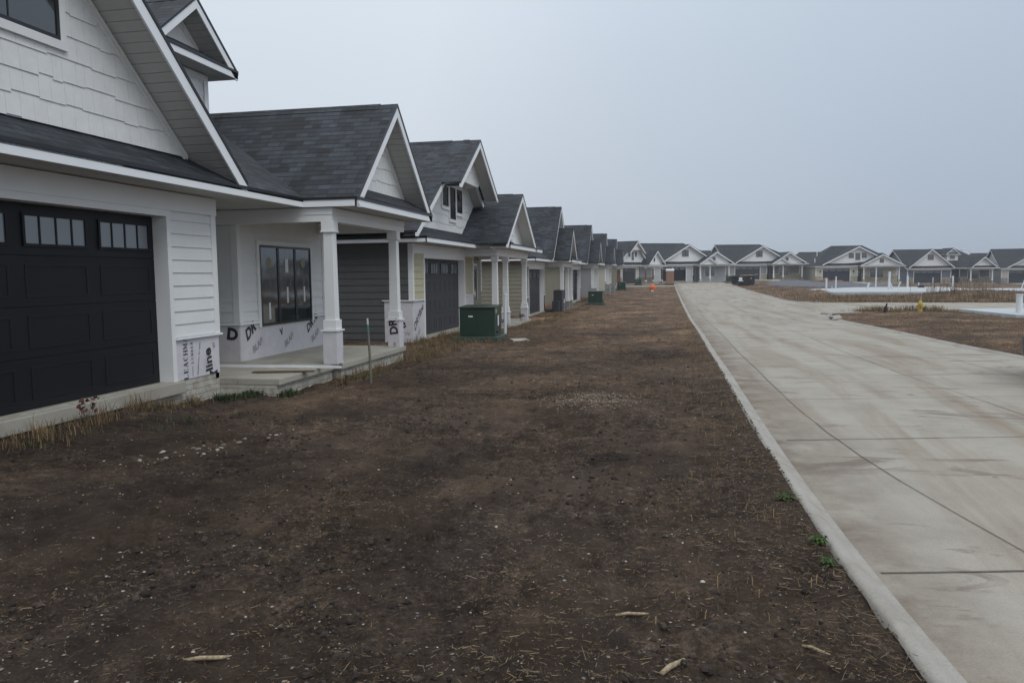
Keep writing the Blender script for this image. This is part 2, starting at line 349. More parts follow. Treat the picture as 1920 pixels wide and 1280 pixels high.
# ------------------------------------------------------------------ camera
F, CZ = 1470.0, 1.7
pit = math.atan(124.5/F); yaw = math.atan(293.5/math.hypot(F, 124.5)); roll = -.012
CM = Matrix.Rotation(yaw, 4, 'Z') @ Matrix.Rotation(math.pi/2-pit, 4, 'X') @ Matrix.Rotation(roll, 4, 'Z')
cam = bpy.data.cameras.new('camera'); cam.lens = 36*F/1920; cam.sensor_width = 36; cam.clip_end = 3000; cam.clip_start = .05
co = bpy.data.objects.new('camera', cam); COL.objects.link(co); co.matrix_world = Matrix.Translation((0, 0, CZ)) @ CM
S.camera = co
S.render.resolution_x = 1024; S.render.resolution_y = 682

# ------------------------------------------------------------------ terrain
def sm(a, b, x):
    t = max(0, min(1, (x-a)/(b-a))); return t*t*(3-2*t)
def lerp_tab(tab, x):
    if x <= tab[0][0]: return tab[0][1]
    for (a, va), (b, vb) in zip(tab, tab[1:]):
        if x <= b:
            t = (x-a)/(b-a); t = t*t*(3-2*t); return va+(vb-va)*t
    return tab[-1][1]
YT = [(0, 0), (13, 0.0), (20, -.08), (37, -.30), (55, -.32), (75, -.24), (95, -.12), (115, -.02), (135, .08), (170, .25), (400, .25)]
XT = [(-5, 0), (6, .0), (14, .12), (20, .05), (29, -.45), (38, -.80), (48, -1.05), (64, -1.2)]
def Z(x, y): return lerp_tab(YT, y) + lerp_tab(XT, x)*sm(70, 125, y)

# road outline (x limits of the paving as functions of y)
LX = .96
def near_kerb(x): return 42.2+(min(x, 24)-10)*.26 if x > 10 else 42.2
def far_kerb(x): return 53.4-(min(x, 24)-10)*.20
CORNER = [(6.93, 33.0), (6.96, 34.5), (7.03, 36.2), (7.25, 37.8), (7.75, 39.3), (8.55, 40.6), (9.5, 41.6)]
CORNER2 = [(10.0, 53.5), (9.4, 53.9), (8.85, 54.8), (8.5, 56.2), (8.3, 58.0), (8.25, 60)]
def right_edge(y):
    if y < 33: return lerp_tab([(0, 9.4), (8, 8.4), (13, 7.5), (17, 7.04), (22, 6.8), (33, 6.93)], y)
    if y < 41.6: return lerp_tab([(b, a) for a, b in CORNER], y)
    if y < 53.5: return 10.0
    if y < 60: return lerp_tab([(b, a) for a, b in CORNER2], y)
    return lerp_tab([(60, 8.25), (85, 8.35), (118, 8.95)], y)
def in_side(x, y): return x > 9.4 and near_kerb(x) < y < far_kerb(x)
def left_edge(y): return .92+.19*math.exp(-max(0, y-3.2)/2.4) if y < 118 else .92-(y-118)*.12
def paved(x, y, m=0):
    if in_side(x, y): return True
    if y > 141+m: return False
    return left_edge(y)-m < x < right_edge(y)+m
NF = noise.fractal
def relief(x, y):
    v = Vector((x, y, 0))
    near = 1-.6*sm(10, 40, y)
    h = .035*noise.noise(v*.8) + .040*NF(v*3.1, .9, 2.0, 4) + .028*near*NF(v*10, .8, 2.1, 3)
    d = noise.noise(v*.45+Vector((9, 3, 1)))
    # tyre ribs in one band
    band = math.exp(-((x+1.9-.12*(y-4))/.35)**2)*sm(2.2, 3, y)*(1-sm(6, 7.5, y))
    h += .020*band*math.sin(y*42+x*5)
    b2 = math.exp(-((x+3.6+.25*(y-5))/.3)**2)*sm(3.5, 4.2, y)*(1-sm(8, 10, y)); h += .018*b2*math.sin(y*40-x*6)-.02*(band+b2)
    h += .02*max(0, d)*NF(v*6, .8, 2, 3)
    return h
def ground_z(x, y):
    z = Z(x, y)
    if paved(x, y, .0): return z-.16
    k = 1-.8*math.exp(-max(0, min(abs(x-left_edge(y)), 9))**2*9) if y < 112 and x < 3 else 1
    z += relief(x, y)*k
    # the bank against the first houses and low heaps on the vacant lots
    if -1 < x < LX and y < 112: z += .03*math.exp(-((x-left_edge(y))/.25)**2)
    if x < -5.2 and y < 17: z += .05*sm(-5.2, -6.8, x)*(1-sm(8.2, 9.8, y))
    if x < -3.5: z -= .14*sm(-4.4, -5.9, x)*sm(8.8, 10.8, y)*(1-sm(16.5, 19, y))
    for hx, hy, hr, hh in HEAPS:
        q = ((x-hx)**2+((y-hy)*.6)**2)/(hr*hr)
        if q < 6: z += hh*math.exp(-q)*(1+.5*noise.noise(Vector((x*1.5, y*1.5, 3))))
    return z
HEAPS = [(11.0, 78, 1.3, .22), (12.8, 73, 1.6, .28), (10.6, 95, 1.5, .3), (14.6, 60, .9, .18), (17.5, 59.5, .8, .16), (20.8, 61.5, 2.2, .5), (25, 62, 2.4, .35), (29, 61, 2, .3), (11.5, 37, 1.2, .12), (21, 110, 4, .5), (13, 112, 2.0, .3), (9.9, 37.0, 1.0, .1)]
def axis(segs):
    out = [segs[0][0]]
    for a, b, st in segs:
        n = max(1, round((b-a)/st)); out += [a+(b-a)*k/n for k in range(1, n+1)]
    return out
def grid_mesh(name, xs, ys, fz, mat, smooth=True):
    nx = len(xs); v = [(x, y, fz(x, y)) for y in ys for x in xs]
    f = [(j*nx+i, j*nx+i+1, (j+1)*nx+i+1, (j+1)*nx+i) for j in range(len(ys)-1) for i in range(nx-1)]
    me = bpy.data.meshes.new(name); me.from_pydata(v, [], f); me.materials.append(mat)
    me.polygons.foreach_set('use_smooth', [smooth]*len(f))
    o = bpy.data.objects.new(name, me); COL.objects.link(o); return o
gx = axis([(-900, -60, 120), (-60, -14, 4), (-14, -8, .5), (-8, -5.5, .08), (-5.5, .7, .05), (.7, 1.3, .04), (1.3, 6.1, .6), (6.2, 9, .25), (9, 30, .5), (30, 70, 2), (70, 900, 120)])
gy = axis([(-60, 0, 10), (0, 2, .4), (2, 12, .045), (12, 22, .09), (22, 50, .25), (50, 130, .6), (130, 200, 3), (200, 1200, 100)])
tag(grid_mesh('ground', gx, gy, ground_z, DIRT), kind='structure')

# road: main strip, side street, far bulb as sheets that follow the terrain
def strip(name, ys, xl, xr, nx, dz, mat):
    mb = MB(); rows = []
    for y in ys:
        a, b = xl(y), xr(y); rows.append([(a+(b-a)*i/nx, y) for i in range(nx+1)])
    base = 0
    for r in rows:
        for (x, y) in r: mb.v.append((x, y, Z(x, y)+dz))
    n = nx+1
    for j in range(len(rows)-1):
        for i in range(nx): mb.f.append((j*n+i, j*n+i+1, (j+1)*n+i+1, (j+1)*n+i))
    return mb
def rxe(y): return right_edge(y)-.18
ys = axis([(-8, 33, .6), (33, 60, .4), (60, 141, 1)])
mb = strip('road', ys, lambda y: left_edge(y)+.095, rxe, 10, -.02, ROADM)
road = tag(mb.build('road', ROADM, smooth=True), kind='structure')
mb = MB(); xs = axis([(9.3, 12, .3), (12, 90, 2)])
rows = [[(x, near_kerb(x)+.15+(far_kerb(x)-.3-near_kerb(x))*k/4) for k in range(5)] for x in xs]
for r in rows:
    for x, y in r: mb.v.append((x, y, Z(x, y)-.016))
for j in range(len(rows)-1):
    for i in range(4): mb.f.append((j*5+i, (j+1)*5+i, (j+1)*5+i+1, j*5+i+1))
tag(mb.build('side_street', ROADM, smooth=True), kind='structure')
# rolled kerbs swept along their paths (profile: distance from paving edge outwards, height)
PROF = [(-.03, -.017), (0, -.018), (.02, -.008), (.045, .012), (.07, .024), (.10, .030), (.14, .026), (.15, -.15)]
def kerb(path, side, name='kerb'):
    mb = MB(); n = len(PROF); pts = [Vector((x, y, 0)) for x, y in path]
    for k, p in enumerate(pts):
        a = pts[max(0, k-1)]; b = pts[min(len(pts)-1, k+1)]; t = (b-a).normalized(); nr = Vector((t.y, -t.x, 0))*side
        for d, h in PROF:
            q = p+nr*d; wob = .008*noise.noise(Vector((q.x*1.2, q.y*1.9, 0))) if d > .12 else 0
            mb.v.append((q.x+wob*2, q.y, Z(p.x, p.y)+h+wob*.4))
    for k in range(len(pts)-1):
        for i in range(n-1):
            q = (k*n+i, k*n+i+1, (k+1)*n+i+1, (k+1)*n+i); mb.f.append(q if side > 0 else q[::-1])
    return mb
mbk = kerb([(left_edge(y)+.115, y) for y in axis([(-8, 30, .35), (30, 118, 1)])], -1)
tag(mbk.build('kerb', CURBM, smooth=True), kind='structure')
path = [(right_edge(y)-.2, y) for y in axis([(-8, 32.5, .5)])] + [(a-.2, b) for a, b in CORNER[:4]] + [(7.6, 39.5), (8.45, 40.85), (9.4, 41.8), (10.2, 42.35)] + [(x, near_kerb(x)+.2) for x in axis([(11, 90, 2)])]
tag(kerb(path, 1).build('kerb', CURBM, smooth=True), kind='structure')
path = [(x, far_kerb(x)-.2) for x in reversed(axis([(10.8, 90, 2)]))] + [(10.0, 53.3), (9.25, 53.75), (8.65, 54.7), (8.3, 56.1), (8.1, 58), (8.05, 60)] + [(right_edge(y)-.2, y) for y in axis([(61, 120, 1)])]
tag(kerb(path, 1).build('kerb', CURBM, smooth=True), kind='structure')
# sawn joints, thin sheets just above the slab
mb = MB()
def line(pts, w):
    for (x0, y0), (x1, y1) in zip(pts, pts[1:]):
        n = max(1, int(math.hypot(x1-x0, y1-y0)/.5)); d = Vector((x1-x0, y1-y0, 0)).normalized(); pr = Vector((-d.y, d.x, 0))
        for k in range(n):
            a = Vector((x0+(x1-x0)*k/n, y0+(y1-y0)*k/n, 0)); b = Vector((x0+(x1-x0)*(k+1)/n, y0+(y1-y0)*(k+1)/n, 0))
            wa = w*(.45+1.1*abs(noise.noise(a*3))); q = []
            for p, s_ in ((a, -1), (b, -1), (b, 1), (a, 1)):
                c = p+pr*wa*.5*s_+pr*.012*noise.noise(p*2.5); q.append((c.x, c.y, Z(c.x, c.y)-.014))
            mb.poly(q)
y = 4.63; steps = [3.64, 2.6, 2.4]; k = 0
while y < 126:
    xr = right_edge(y+1)-.25 if not (36 < y < 56) else 9.2
    line([(1.2, y+.03), (xr, y+.03+(xr-1.2)*(.215 if y < 30 else .05))], .016 if y < 20 else .022)
    y += steps[k] if k < 3 else 3.0; k += 1
line([(2.75, -2), (2.55, 1), (2.36, 3.4), (2.17, 5.0), (2.02, 5.9), (1.88, 6.8), (1.77, 7.7), (1.68, 8.8), (1.61, 10.4), (1.57, 13), (1.56, 18), (1.6, 32), (1.75, 60), (2.1, 110)], .013)
line([(4.35, -2), (4.15, 10), (3.85, 13.7), (3.85, 60), (4.5, 120)], .011)
tag(mb.build('slab_joints', JOINT, road), kind='stuff')
def patch(name, pts, dz, mat, kind='structure', h=.3, label=None, cat=None, parent=None, n=6):
    """a flat cast slab with its own depth, top dz above the ground at its centre"""
    cx = sum(p[0] for p in pts)/len(pts); cy = sum(p[1] for p in pts)/len(pts); z = Z(cx, cy)+dz
    mb = MB(); mb.ext([(x, y, z) for x, y in pts], (0, 0, -h))
    o = mb.build(name, mat, parent, bevel=.01)
    return tag(o, label, cat, kind=kind)
patch('driveway', [(-7.0, 104.2), (LX+.1, 104.2), (LX+.1, 107.8), (-7.0, 107.8)], .09, CONC)
patch('driveway', [(-7.5, 119.5), (-1.8, 119.5), (-1.8, 123), (-7.5, 123)], .12, CONC)

# ------------------------------------------------------------------ house building blocks
def lap(mb, x0, y0, x1, y1, z0, z1, course=.185, th=.021, back=True):
    """lap siding; the outside is on the right when walking from the first to the second point"""
    d = Vector((x1-x0, y1-y0, 0)); L = d.length
    if L < .01 or z1-z0 < .01: return
    d.normalize(); o = Vector((d.y, -d.x, 0)); A = Vector((x0, y0, 0)); B = Vector((x1, y1, 0)); U = Vector((0, 0, 1))
    if back: mb.ext([A+U*z0, B+U*z0, B+U*z1, A+U*z1], -o*.1)
    z = z1
    while z > z0+.001:
        zb = max(z0, z-course)
        mb.poly([A+U*zb+o*th, B+U*zb+o*th, B+U*z+o*.003, A+U*z+o*.003])
        mb.poly([A+U*zb+o*.002, B+U*zb+o*.002, B+U*zb+o*th, A+U*zb+o*th]); z = zb
def flat(mb, x0, y0, x1, y1, z0, z1, t0=0, t1=.012):
    """flat board on the outside of a wall line, between t0 and t1 proud"""
    d = Vector((x1-x0, y1-y0, 0)).normalized(); o = Vector((d.y, -d.x, 0))
    A = Vector((x0, y0, z0))+o*t0; B = Vector((x1, y1, z0))+o*t0
    mb.ext([A, B, B+o*(t1-t0), A+o*(t1-t0)], (0, 0, z1-z0))
def shake(mb, poly, y, course=.27, rnd=random, coarse=False):
    """staggered shingles filling a convex polygon in the x-z plane, facing -y"""
    zs = [p[1] for p in poly]; xs = [p[0] for p in poly]; z0, z1 = min(zs), max(zs); z = z0-.02
    mb.ext([(p[0], y, p[1]) for p in poly], (0, .08, 0))
    while z < z1:
        x = min(xs)-rnd.random()*.2; off = 0
        while x < max(xs):
            w = rnd.uniform(.13, .27) if not coarse else rnd.uniform(.4, .7)
            off = rnd.choice([0, .018, .034]) if rnd.random() < .75 else off
            q = [(x, z+off), (x+w-.003, z+off), (x+w-.003, z+course+.05), (x, z+course+.05)]
            q = clip(q, 0, 1, z1)
            n = len(poly)
            for k in range(n):
                a, b = poly[k], poly[(k+1) % n]; ex, ez = b[0]-a[0], b[1]-a[1]
                q = clip(q, ez, -ex, ez*a[0]-ex*a[1]) if q else q
                if len(q) < 3: break
            if len(q) >= 3:
                def pr(p): return y-.004-.016*max(0, min(1, 1-(p[1]-z)/(course+.05)))
                fr = [(p[0], pr(p), p[1]) for p in q]; mb.poly(fr)
                for k in range(len(fr)):
                    a, b = fr[k], fr[(k+1) % len(fr)]; mb.poly([b, a, (a[0], y, a[2]), (b[0], y, b[2])])
            x += w
        z += course
def window(parent, x0, x1, z0, z1, y, n=1, trim=True, stickers=False, tw=.09, axis='y', mull=0):
    f = MB(); fw = .045; yo = y-.034
    f.box(x0, x1, yo, y, z0, z0+fw); f.box(x0, x1, yo, y, z1-fw, z1)
    f.box(x0, x0+fw, yo, y, z0+fw, z1-fw); f.box(x1-fw, x1, yo, y, z0+fw, z1-fw)
    for k in range(1, n):
        c = x0+(x1-x0)*k/n; f.box(c-fw*.8, c+fw*.8, yo, y, z0+fw, z1-fw)
    for k in range(n):
        a = x0+(x1-x0)*k/n; b = x0+(x1-x0)*(k+1)/n
        for j in range(1, mull+1):
            c = a+(b-a)*j/(mull+1); f.box(c-.008, c+.008, y-.027, y-.018, z0+fw, z1-fw)
    w = f.build('window', BRONZE, parent)
    for k in range(n):
        a = x0+(x1-x0)*k/n+(fw if k == 0 else fw*.8); b = x0+(x1-x0)*(k+1)/n-(fw if k == n-1 else fw*.8)
        MB().box(a+.001, b-.001, y-.020, y-.004, z0+fw+.001, z1-fw-.001).build('pane', GLASS, w)
    if trim:
        t = MB(); e = .03
        t.box(x0-tw, x1+tw, y-e, y+.001, z1+.002, z1+tw); t.box(x0-tw, x0-.002, y-e, y+.001, z0-.02, z1); t.box(x1+.002, x1+tw, y-e, y+.001, z0-.02, z1)
        t.box(x0-tw, x1+tw, y-e-.012, y+.001, z0-tw, z0-.002) if trim != 'three' else None
        t.build('window_trim', TRIM, w)
    if stickers:
        random.seed(3)
        for k in range(n):
            a = x0+(x1-x0)*(k+.5)/n; s = MB(); H = z1-z0
            r = .065; c = z1-.33
            if k != 1:
                s.tube([(a, y-.021, c), (a, y-.0245, c)], [r*1.5, r*1.5], 16)
                s.build('yellow_sticker', TAPEY, w)
            else: s.box(a-.07, a+.06, y-.0245, y-.021, c-.2, c+.08); s.build('white_sticker', STICK, w)
            s = MB(); s.box(a-.03+(k-1)*.03, a+.035+(k-1)*.03, y-.0245, y-.021, z0+.12+.3*(k != 0), z0+.45+.3*(k != 0)); s.build('white_sticker', STICK, w)
    return w
def garage_door(parent, x0, x1, h, y, mat, n=4, lights=4):
    d = MB(); sh = h/4; d.box(x0, x1, y+.002, y+.05, 0, h)
    for k in range(4):
        za, zb = k*sh+.004, (k+1)*sh-.004
        d.box(x0+.002, x1-.002, y-.012, y+.002, za, zb)
    pw = (x1-x0)/n
    for k in range(3):
        m = n if lights == 4 else n*2; w = (x1-x0)/m
        for j in range(m):
            a, b = x0+j*w+.11, x0+(j+1)*w-.11; za, zb = k*sh+.10, (k+1)*sh-.10; e = .03; p = .007
            if m > 5: a -= .04; b += .04
            # a raised moulding ring round each field, then the field itself
            d.box(a, b, y-.012-p, y-.012, za, za+e); d.box(a, b, y-.012-p, y-.012, zb-e, zb)
            d.box(a, a+e, y-.012-p, y-.012, za+e, zb-e); d.box(b-e, b, y-.012-p, y-.012, za+e, zb-e)
    o = d.build('garage_door', mat, parent, bevel=.003)
    for j in range(n):
        a, b = x0+j*pw+.10, x0+(j+1)*pw-.10; za, zb = 3*sh+.10, 4*sh-.10
        f = MB(); e = .035
        f.box(a, b, y-.035, y-.011, za, za+e); f.box(a, b, y-.035, y-.011, zb-e, zb)
        f.box(a, a+e, y-.035, y-.011, za+e, zb-e); f.box(b-e, b, y-.035, y-.011, za+e, zb-e)
        for q in range(1, lights):
            c = a+(b-a)*q/lights; f.box(c-.012, c+.012, y-.030, y-.012, za+e, zb-e)
        f.build('door_window', mat, o)
        g = MB().box(a+e, b-e, y-.020, y-.0125, za+e, zb-e).build('pane', GLASSL, o)
    return o
def column(parent, x, y, z0, z1, low, zl=.62, w=.098, base=True):
    c = MB(); zb = z0+zl if low else z0
    def ring(a, b, wa, wb):
        v = [(x-wa, y-wa, a), (x+wa, y-wa, a), (x+wa, y+wa, a), (x-wa, y+wa, a)]; t = [(x-wb, y-wb, b), (x+wb, y-wb, b), (x+wb, y+wb, b), (x-wb, y+wb, b)]
        i = len(c.v); c.v += v+t; c.f += [tuple(i+k for k in q) for q in ((0,3,2,1),(4,5,6,7),(0,1,5,4),(1,2,6,5),(2,3,7,6),(3,0,4,7))]
    ring(zb, z1-.001, w, w*.86)
    o = c.build('column', TRIM, parent, bevel=.004)
    e = MB(); k = w*1.15
    e.box(x-k, x+k, y-k, y+k, z1-.16, z1-.002); e.box(x-k*1.08, x+k*1.08, y-k*1.08, y+k*1.08, z1-.19, z1-.16)
    e.build('capital', TRIM, o, bevel=.003); MB().box(x-k*1.1, x+k*1.1, y-k*1.1, y+k*1.1, zb+.001, zb+.17).build('collar', TRIM, o, bevel=.003)
    if low:
        m = w*1.38
        MB().box(x-m*1.18, x+m*1.18, y-m*1.18, y+m*1.18, zb-.03, zb-.001).build('ledge', FASCIA, o)
        p = MB(); p.box(x-m, x+m, y-m, y+m, z0, zb-.031); p.build('pedestal', low, o, bevel=.006)
    return o
def gable(parent, cx, half, za, sl, yf, yw, yb, zb=None, fill=None, infill='shake', wins=(), soff=True, rk=.2, coarse=False, left=None, right=None, trimw=.14, bump=False):
    """front-facing gable: roof planes, rake boards, rake soffit and the wall in it.  half may differ per side"""
    hl = half if left is None else left; hr = half if right is None else right
    rf, fa, so, tr = MB(), MB(), MB(), MB()
    for s_, h in ((-1, hl), (1, hr)):
        ze = za-h*sl; ex = cx+s_*h
        rf.ext([(cx, yf, za), (cx, yb, za), (ex, yb, ze), (ex, yf, ze)], (0, 0, -.06))
        fb = ze-.155; fa.ext([(cx, yf, za-.062), (ex, yf, ze-.062), (ex, yf, fb), (ex-s_*max(0, (fb-(ze-.062-rk))/sl), yf, fb), (cx, yf, za-.062-rk)], (0, .03, 0))
        if yw-yf > .08:
            so.ext([(cx, yf+.031, za-.20), (cx, yw-.002, za-.20), (ex-s_*.07/sl, yw-.002, ze-.13), (ex-s_*.07/sl, yf+.031, ze-.13)], (0, 0, .015))
        if fill:
            for a, t in ((.22, .022), (.22, .036)):
                wv = trimw if t < .03 else trimw*.55
                hh_ = min(h, max(.2, (za-a-wv*.5-(zb or 0))/sl)); ex2 = cx+s_*hh_; ze2 = za-hh_*sl
                tr.ext([(cx, yw-t, za-a), (ex2, yw-t, ze2-a), (ex2, yw-t, ze2-a-wv), (cx, yw-t, za-a-wv)], (0, t-.003 if t < .03 else .0135, 0))
    # ridge cap
    rf.ext([(cx-.13, yf+.35, za-.13*sl+.012), (cx, yf+.35, za+.018), (cx+.13, yf+.35, za-.13*sl+.012)], (0, yb-yf-.36, 0))
    ro = rf.build('gable_roof', ROOF, parent)
    dr = MB()
    for s_, h in ((-1, hl), (1, hr)):
        ze = za-h*sl; ex = cx+s_*h
        dr.ext([(cx, yf-.012, za+.004), (ex, yf-.012, ze+.004), (ex, yf-.012, ze-.055), (cx, yf-.012, za-.055)], (0, .011, 0))
    dr.build('drip_edge', DRIP, ro)
    fa.build('rake_board', FASCIA, parent)
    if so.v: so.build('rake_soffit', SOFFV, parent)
    if fill:
        p = [(cx, za-.21), (cx-hl, za-.21-hl*sl), (cx+hr, za-.21-hr*sl)]
        p = clip(p, 0, -1, -zb)
        p.reverse()
        w = MB()
        ar = sum(p[k][0]*p[(k+1) % len(p)][1]-p[(k+1) % len(p)][0]*p[k][1] for k in range(len(p)))
        if ar < 0: p = p[::-1]
        if infill == 'shake': shake(w, p, yw, coarse=coarse)
        else: w.ext([(a, yw, b) for a, b in p], (0, .08, 0)); w.ext([(a, yw-.001, b) for a, b in p], (0, -.004, 0))
        w.build('gable_wall', fill, parent)
        if tr.v and yw-yf > .08: tr.build('rake_trim', TRIM, parent)
        for q in wins: window(parent, *q[:4], yw-.016, n=q[4] if len(q) > 4 else 1, tw=.10, mull=q[5] if len(q) > 5 else 0)
    return ro
def fasc(mb, dr, x0, y0, x1, y1, z, h=.15):
    """eave board whose outside is on the right of the walking direction, with its drip edge"""
    flat(mb, x0, y0, x1, y1, z-h, z-.012, -.03, 0)
    flat(dr, x0, y0, x1, y1, z-.034, z+.012, 0, .014)

def house(P):
    h = empty('house', P['loc'], P['rz'], P['label'], 'house', P.get('group'))
    W, D, E = P['W'], P.get('D', 11), P.get('E', 2.84); xg, xe, yl = P['xg'], P['xe'], P.get('yl', .9); xt = P['xt']; xr = P.get('xr', W+.45); xl = P.get('xl', -.45)
    yp = P.get('yp', -1.6); ms = P.get('ms', .6); M = P['mat']; zl = P.get('zl', .62); fd = P.get('fd', -.5); cs = P.get('coarse', False)
    zt = E-.16; front, side, entry, low, dm = M['front'], M['side'], M['entry'], M['low'], M['door']
    kw = dict(course=.185 if not cs else .22)
    # --- walls
    dx = P.get('door'); dh = P.get('dh', 2.3)
    mb = MB()
    def fr(a, b):
        if b-a > .02: lap(mb, a, 0, b, 0, zl, zt-.02, **kw)
    if dx: fr(0, dx[0]-.03); fr(dx[1]+.03, xg); mb.box(dx[0], dx[1], -.001, .1, dh+.04, zt)
    else: fr(0, xg)
    mb.build('front_wall', front, h)
    mb = MB(); sz = P.get('side_low', fd)
    lap(mb, 0, D, 0, 0, sz, zt, **kw); mb.build('side_wall', side, h)
    mb = MB(); lap(mb, W, yl, W, D, fd, zt, **kw); mb.build('side_wall', side, h)
    mb = MB(); lap(mb, W, D, 0, D, fd, zt, course=.4); mb.build('back_wall', side, h)
    ez = zl if P.get('elow', True) else P.get('zs', -.09)
    mb = MB(); lap(mb, xg, 0, xg, 1.9, ez, zt, **kw); lap(mb, xg, 1.9, xe, 1.9, 0, zt, **kw); lap(mb, xe, 1.9, xe, yl, ez, zt, **kw); lap(mb, xe, yl, W, yl, ez, zt, **kw)
    mb.build('entry_wall', entry, h)
    lo = MB(); led = MB()
    el = P.get('elow', True)
    ln_ = 'house_wrap' if low is WRAP else 'stone_veneer'
    def lower(x0, y0, x1, y1, zb=0.0):
        q = MB(); flat(q, x0, y0, x1, y1, zb, zl-.03, -.1, .012); q.build(ln_, low, h)
    def ledge(x0, y0, x1, y1):
        q = MB(); flat(q, x0, y0, x1, y1, zl-.03, zl-.002, -.02, .06); q.build('water_table_ledge', FASCIA, h)
    zs = P.get('zs', -.09)
    if dx: lower(0, 0, dx[0]-.09, 0); lower(dx[1]+.09, 0, xg, 0); ledge(-.05, 0, dx[0]-.09, 0); ledge(dx[1]+.09, 0, xg+.05, 0)
    else: lower(0, 0, xg, 0); ledge(0, 0, xg, 0)
    
    if el: lower(xg, 0, xg, 1.9, zs); lower(xe, 1.9, xe, yl, zs); lower(xe, yl, W, yl, zs)
    wn = P.get('win')
    if el: ledge(xe, 1.85, xe, yl-.05)
    if not el: pass
    elif wn: ledge(xe-.05, yl, wn[0]-.1, yl); ledge(wn[1]+.1, yl, W, yl)
    else: ledge(xe-.05, yl, W, yl)
    if M.get('side_wrap'):
        flat(lo, 0, .8, 0, 0, fd, zl-.03, 0, .022); flat(led, 0, .85, 0, -.05, zl-.03, zl-.002, 0, .06); lo.build(ln_, low, h); led.build('water_table_ledge', FASCIA, h)
    # --- trims
    cw = .10
    def corner(x, y, sx, sy, z0=zl, z1=zt):
        t = MB()
        t.box(x-(.028 if sx < 0 else cw), x+(cw if sx < 0 else .028), y-.028, y+.0, z0, z1)
        if sx < 0: t.box(x-.028, x, y+.0005, y+cw, z0, z1)
        else: t.box(x, x+.028, y+.0005, y+cw, z0, z1)
        t.build('corner_board', TRIM, h)
    corner(0, 0, -1, -1); corner(xg, 0, 1, -1); corner(xe, yl, -1, -1); corner(W, yl, 1, -1)
    MB().box(-.03, xg+.03, -.045, -.0005, zt-.26, zt).build('frieze_board', TRIM, h)
    if dx:
        j = MB(); y1 = .22; c = .09
        j.box(dx[0]-c, dx[0], -.032, y1, P.get('jz', 0), dh+.001); j.box(dx[1], dx[1]+c, -.032, y1, P.get('jz', 0), dh+.001)
        j.box(dx[0]-c, dx[1]+c, -.034, y1, dh+.002, dh+.12)
        j.build('door_jamb', TRIM, h)
        garage_door(h, dx[0]+.002, dx[1]-.002, dh-.002, .2, dm, 4, P.get('lights', 4))
        a = MB(); a.box(dx[0]-.25, dx[1]+.18, -.10, .26, -.17, -.002); a.build('door_sill_slab', CONC, h, bevel=.012)
    # --- foundation
    f = MB(); f.box(.0, xg, .0, .1, fd-.4, -.001); f.box(0, .1, .101, D, fd-.4, fd-.001); f.box(W-.1, W, yl, D, fd-.4, fd-.001); f.box(xe, W-.101, yl, yl+.1, fd-.4, zs)
    f.build('foundation', BLOCK, h)
    # front door in the recess
    dmid = (xg+xe)/2
    d = MB().box(dmid-.46, dmid+.46, 1.84, 1.88, .0, 2.1).build('front_door', P.get('fdoor', BRONZE), h)
    MB().box(dmid-.25, dmid+.25, 1.832, 1.839, .9, 1.9).build('pane', GLASS, d)
    MB().tube([(dmid+.36, 1.80, .95), (dmid+.36, 1.84, .95)], .03, 8).build('handle', GALV, d)
    if wn: window(h, wn[0], wn[1], wn[2], wn[3], yl-.016, n=wn[4], trim='three', stickers=P.get('stickers', False))
    # --- porch
    px1 = P.get('px1', W)
    sl = MB(); fx = P.get('slab_front', yp+.45)
    sx0 = xg+.001
    a_ = [(sx0, -.30, zs), (xt+.25, -.301, zs)] if xt > xg else [(sx0, -.001, zs), (xt+.1, -.001, zs)]
    sl.ext([(sx0, 1.9, zs)] + a_ + [(xt+(.25 if xt > xg else .1), fx, zs), (px1, fx, zs), (px1, yl-.001, zs), (xe, yl-.001, zs), (xe, 1.9, zs)], (0, 0, -.11))
    sl.build('porch_slab', CONC, h, bevel=.012)
    if P.get('front_step'):
        MB().box(xg+.001, xt+.26, P['front_step'], -.302, zs-.11, zs-.005).build('porch_step', CONC, h, bevel=.012)
        MB().box(xg+.001, xt+.2, P['front_step']+.06, -.002, zs-.7, zs-.112).build('step_foundation', BLOCK, h)
    MB().ext([(xt+.3, fx+.06, zs-.111), (px1-.04, fx+.06, zs-.111), (px1-.04, fx+.4, zs-.111), (xt+.3, fx+.4, zs-.111)], (0, 0, -.6)).build('porch_foundation', BLOCK, h)
    bz0 = E-.40; by = yp+.5; bx0 = P.get('bx0', xt+.2); bx1 = P.get('bx1', px1-.0)
    bm = MB(); 
    for (zz0, zz1, q) in ((bz0, zt-.12, 0), (zt-.119, zt, .012)):
        bm.box(bx0-q, bx1+q, by-q, by+.2, zz0, zz1); bm.box(bx0-q, bx0+.2, by+.2005, -.0 if bx0 < xg+.2 else 1.9, zz0, zz1)
        bm.box(bx1-.2, bx1+q, by+.2005, yl-.02, zz0, zz1)
    bm.build('porch_beam', TRIM, h)
    for cxp in P.get('cols', ()):
        lowm = low if P.get('ped', True) else None
        column(h, cxp, by+.1, zs, bz0, M.get('ped', lowm), P.get('pl', .62))
    # --- eaves: fascia, drip edge, soffit
    fa, dr = MB(), MB()
    fasc(fa, dr, xl, -.6, xt, -.6, E); fasc(fa, dr, xt+.0, -.6, xt, yp, E); fasc(fa, dr, xt, yp, xr, yp, E); fasc(fa, dr, xr, yp, xr, .3, E)
    if P['ends'][0] == 'hip': fasc(fa, dr, xl, D+.5, xl, -.6, E)
    if P['ends'][1] == 'hip': fasc(fa, dr, xr, .3, xr, D+.5, E)
    fasc(fa, dr, xr, D+.5, xl, D+.5, E)
    fo = fa.build('fascia', FASCIA, h); dr.build('drip_edge', DRIP, fo)
    s = MB(); zz = E-.15
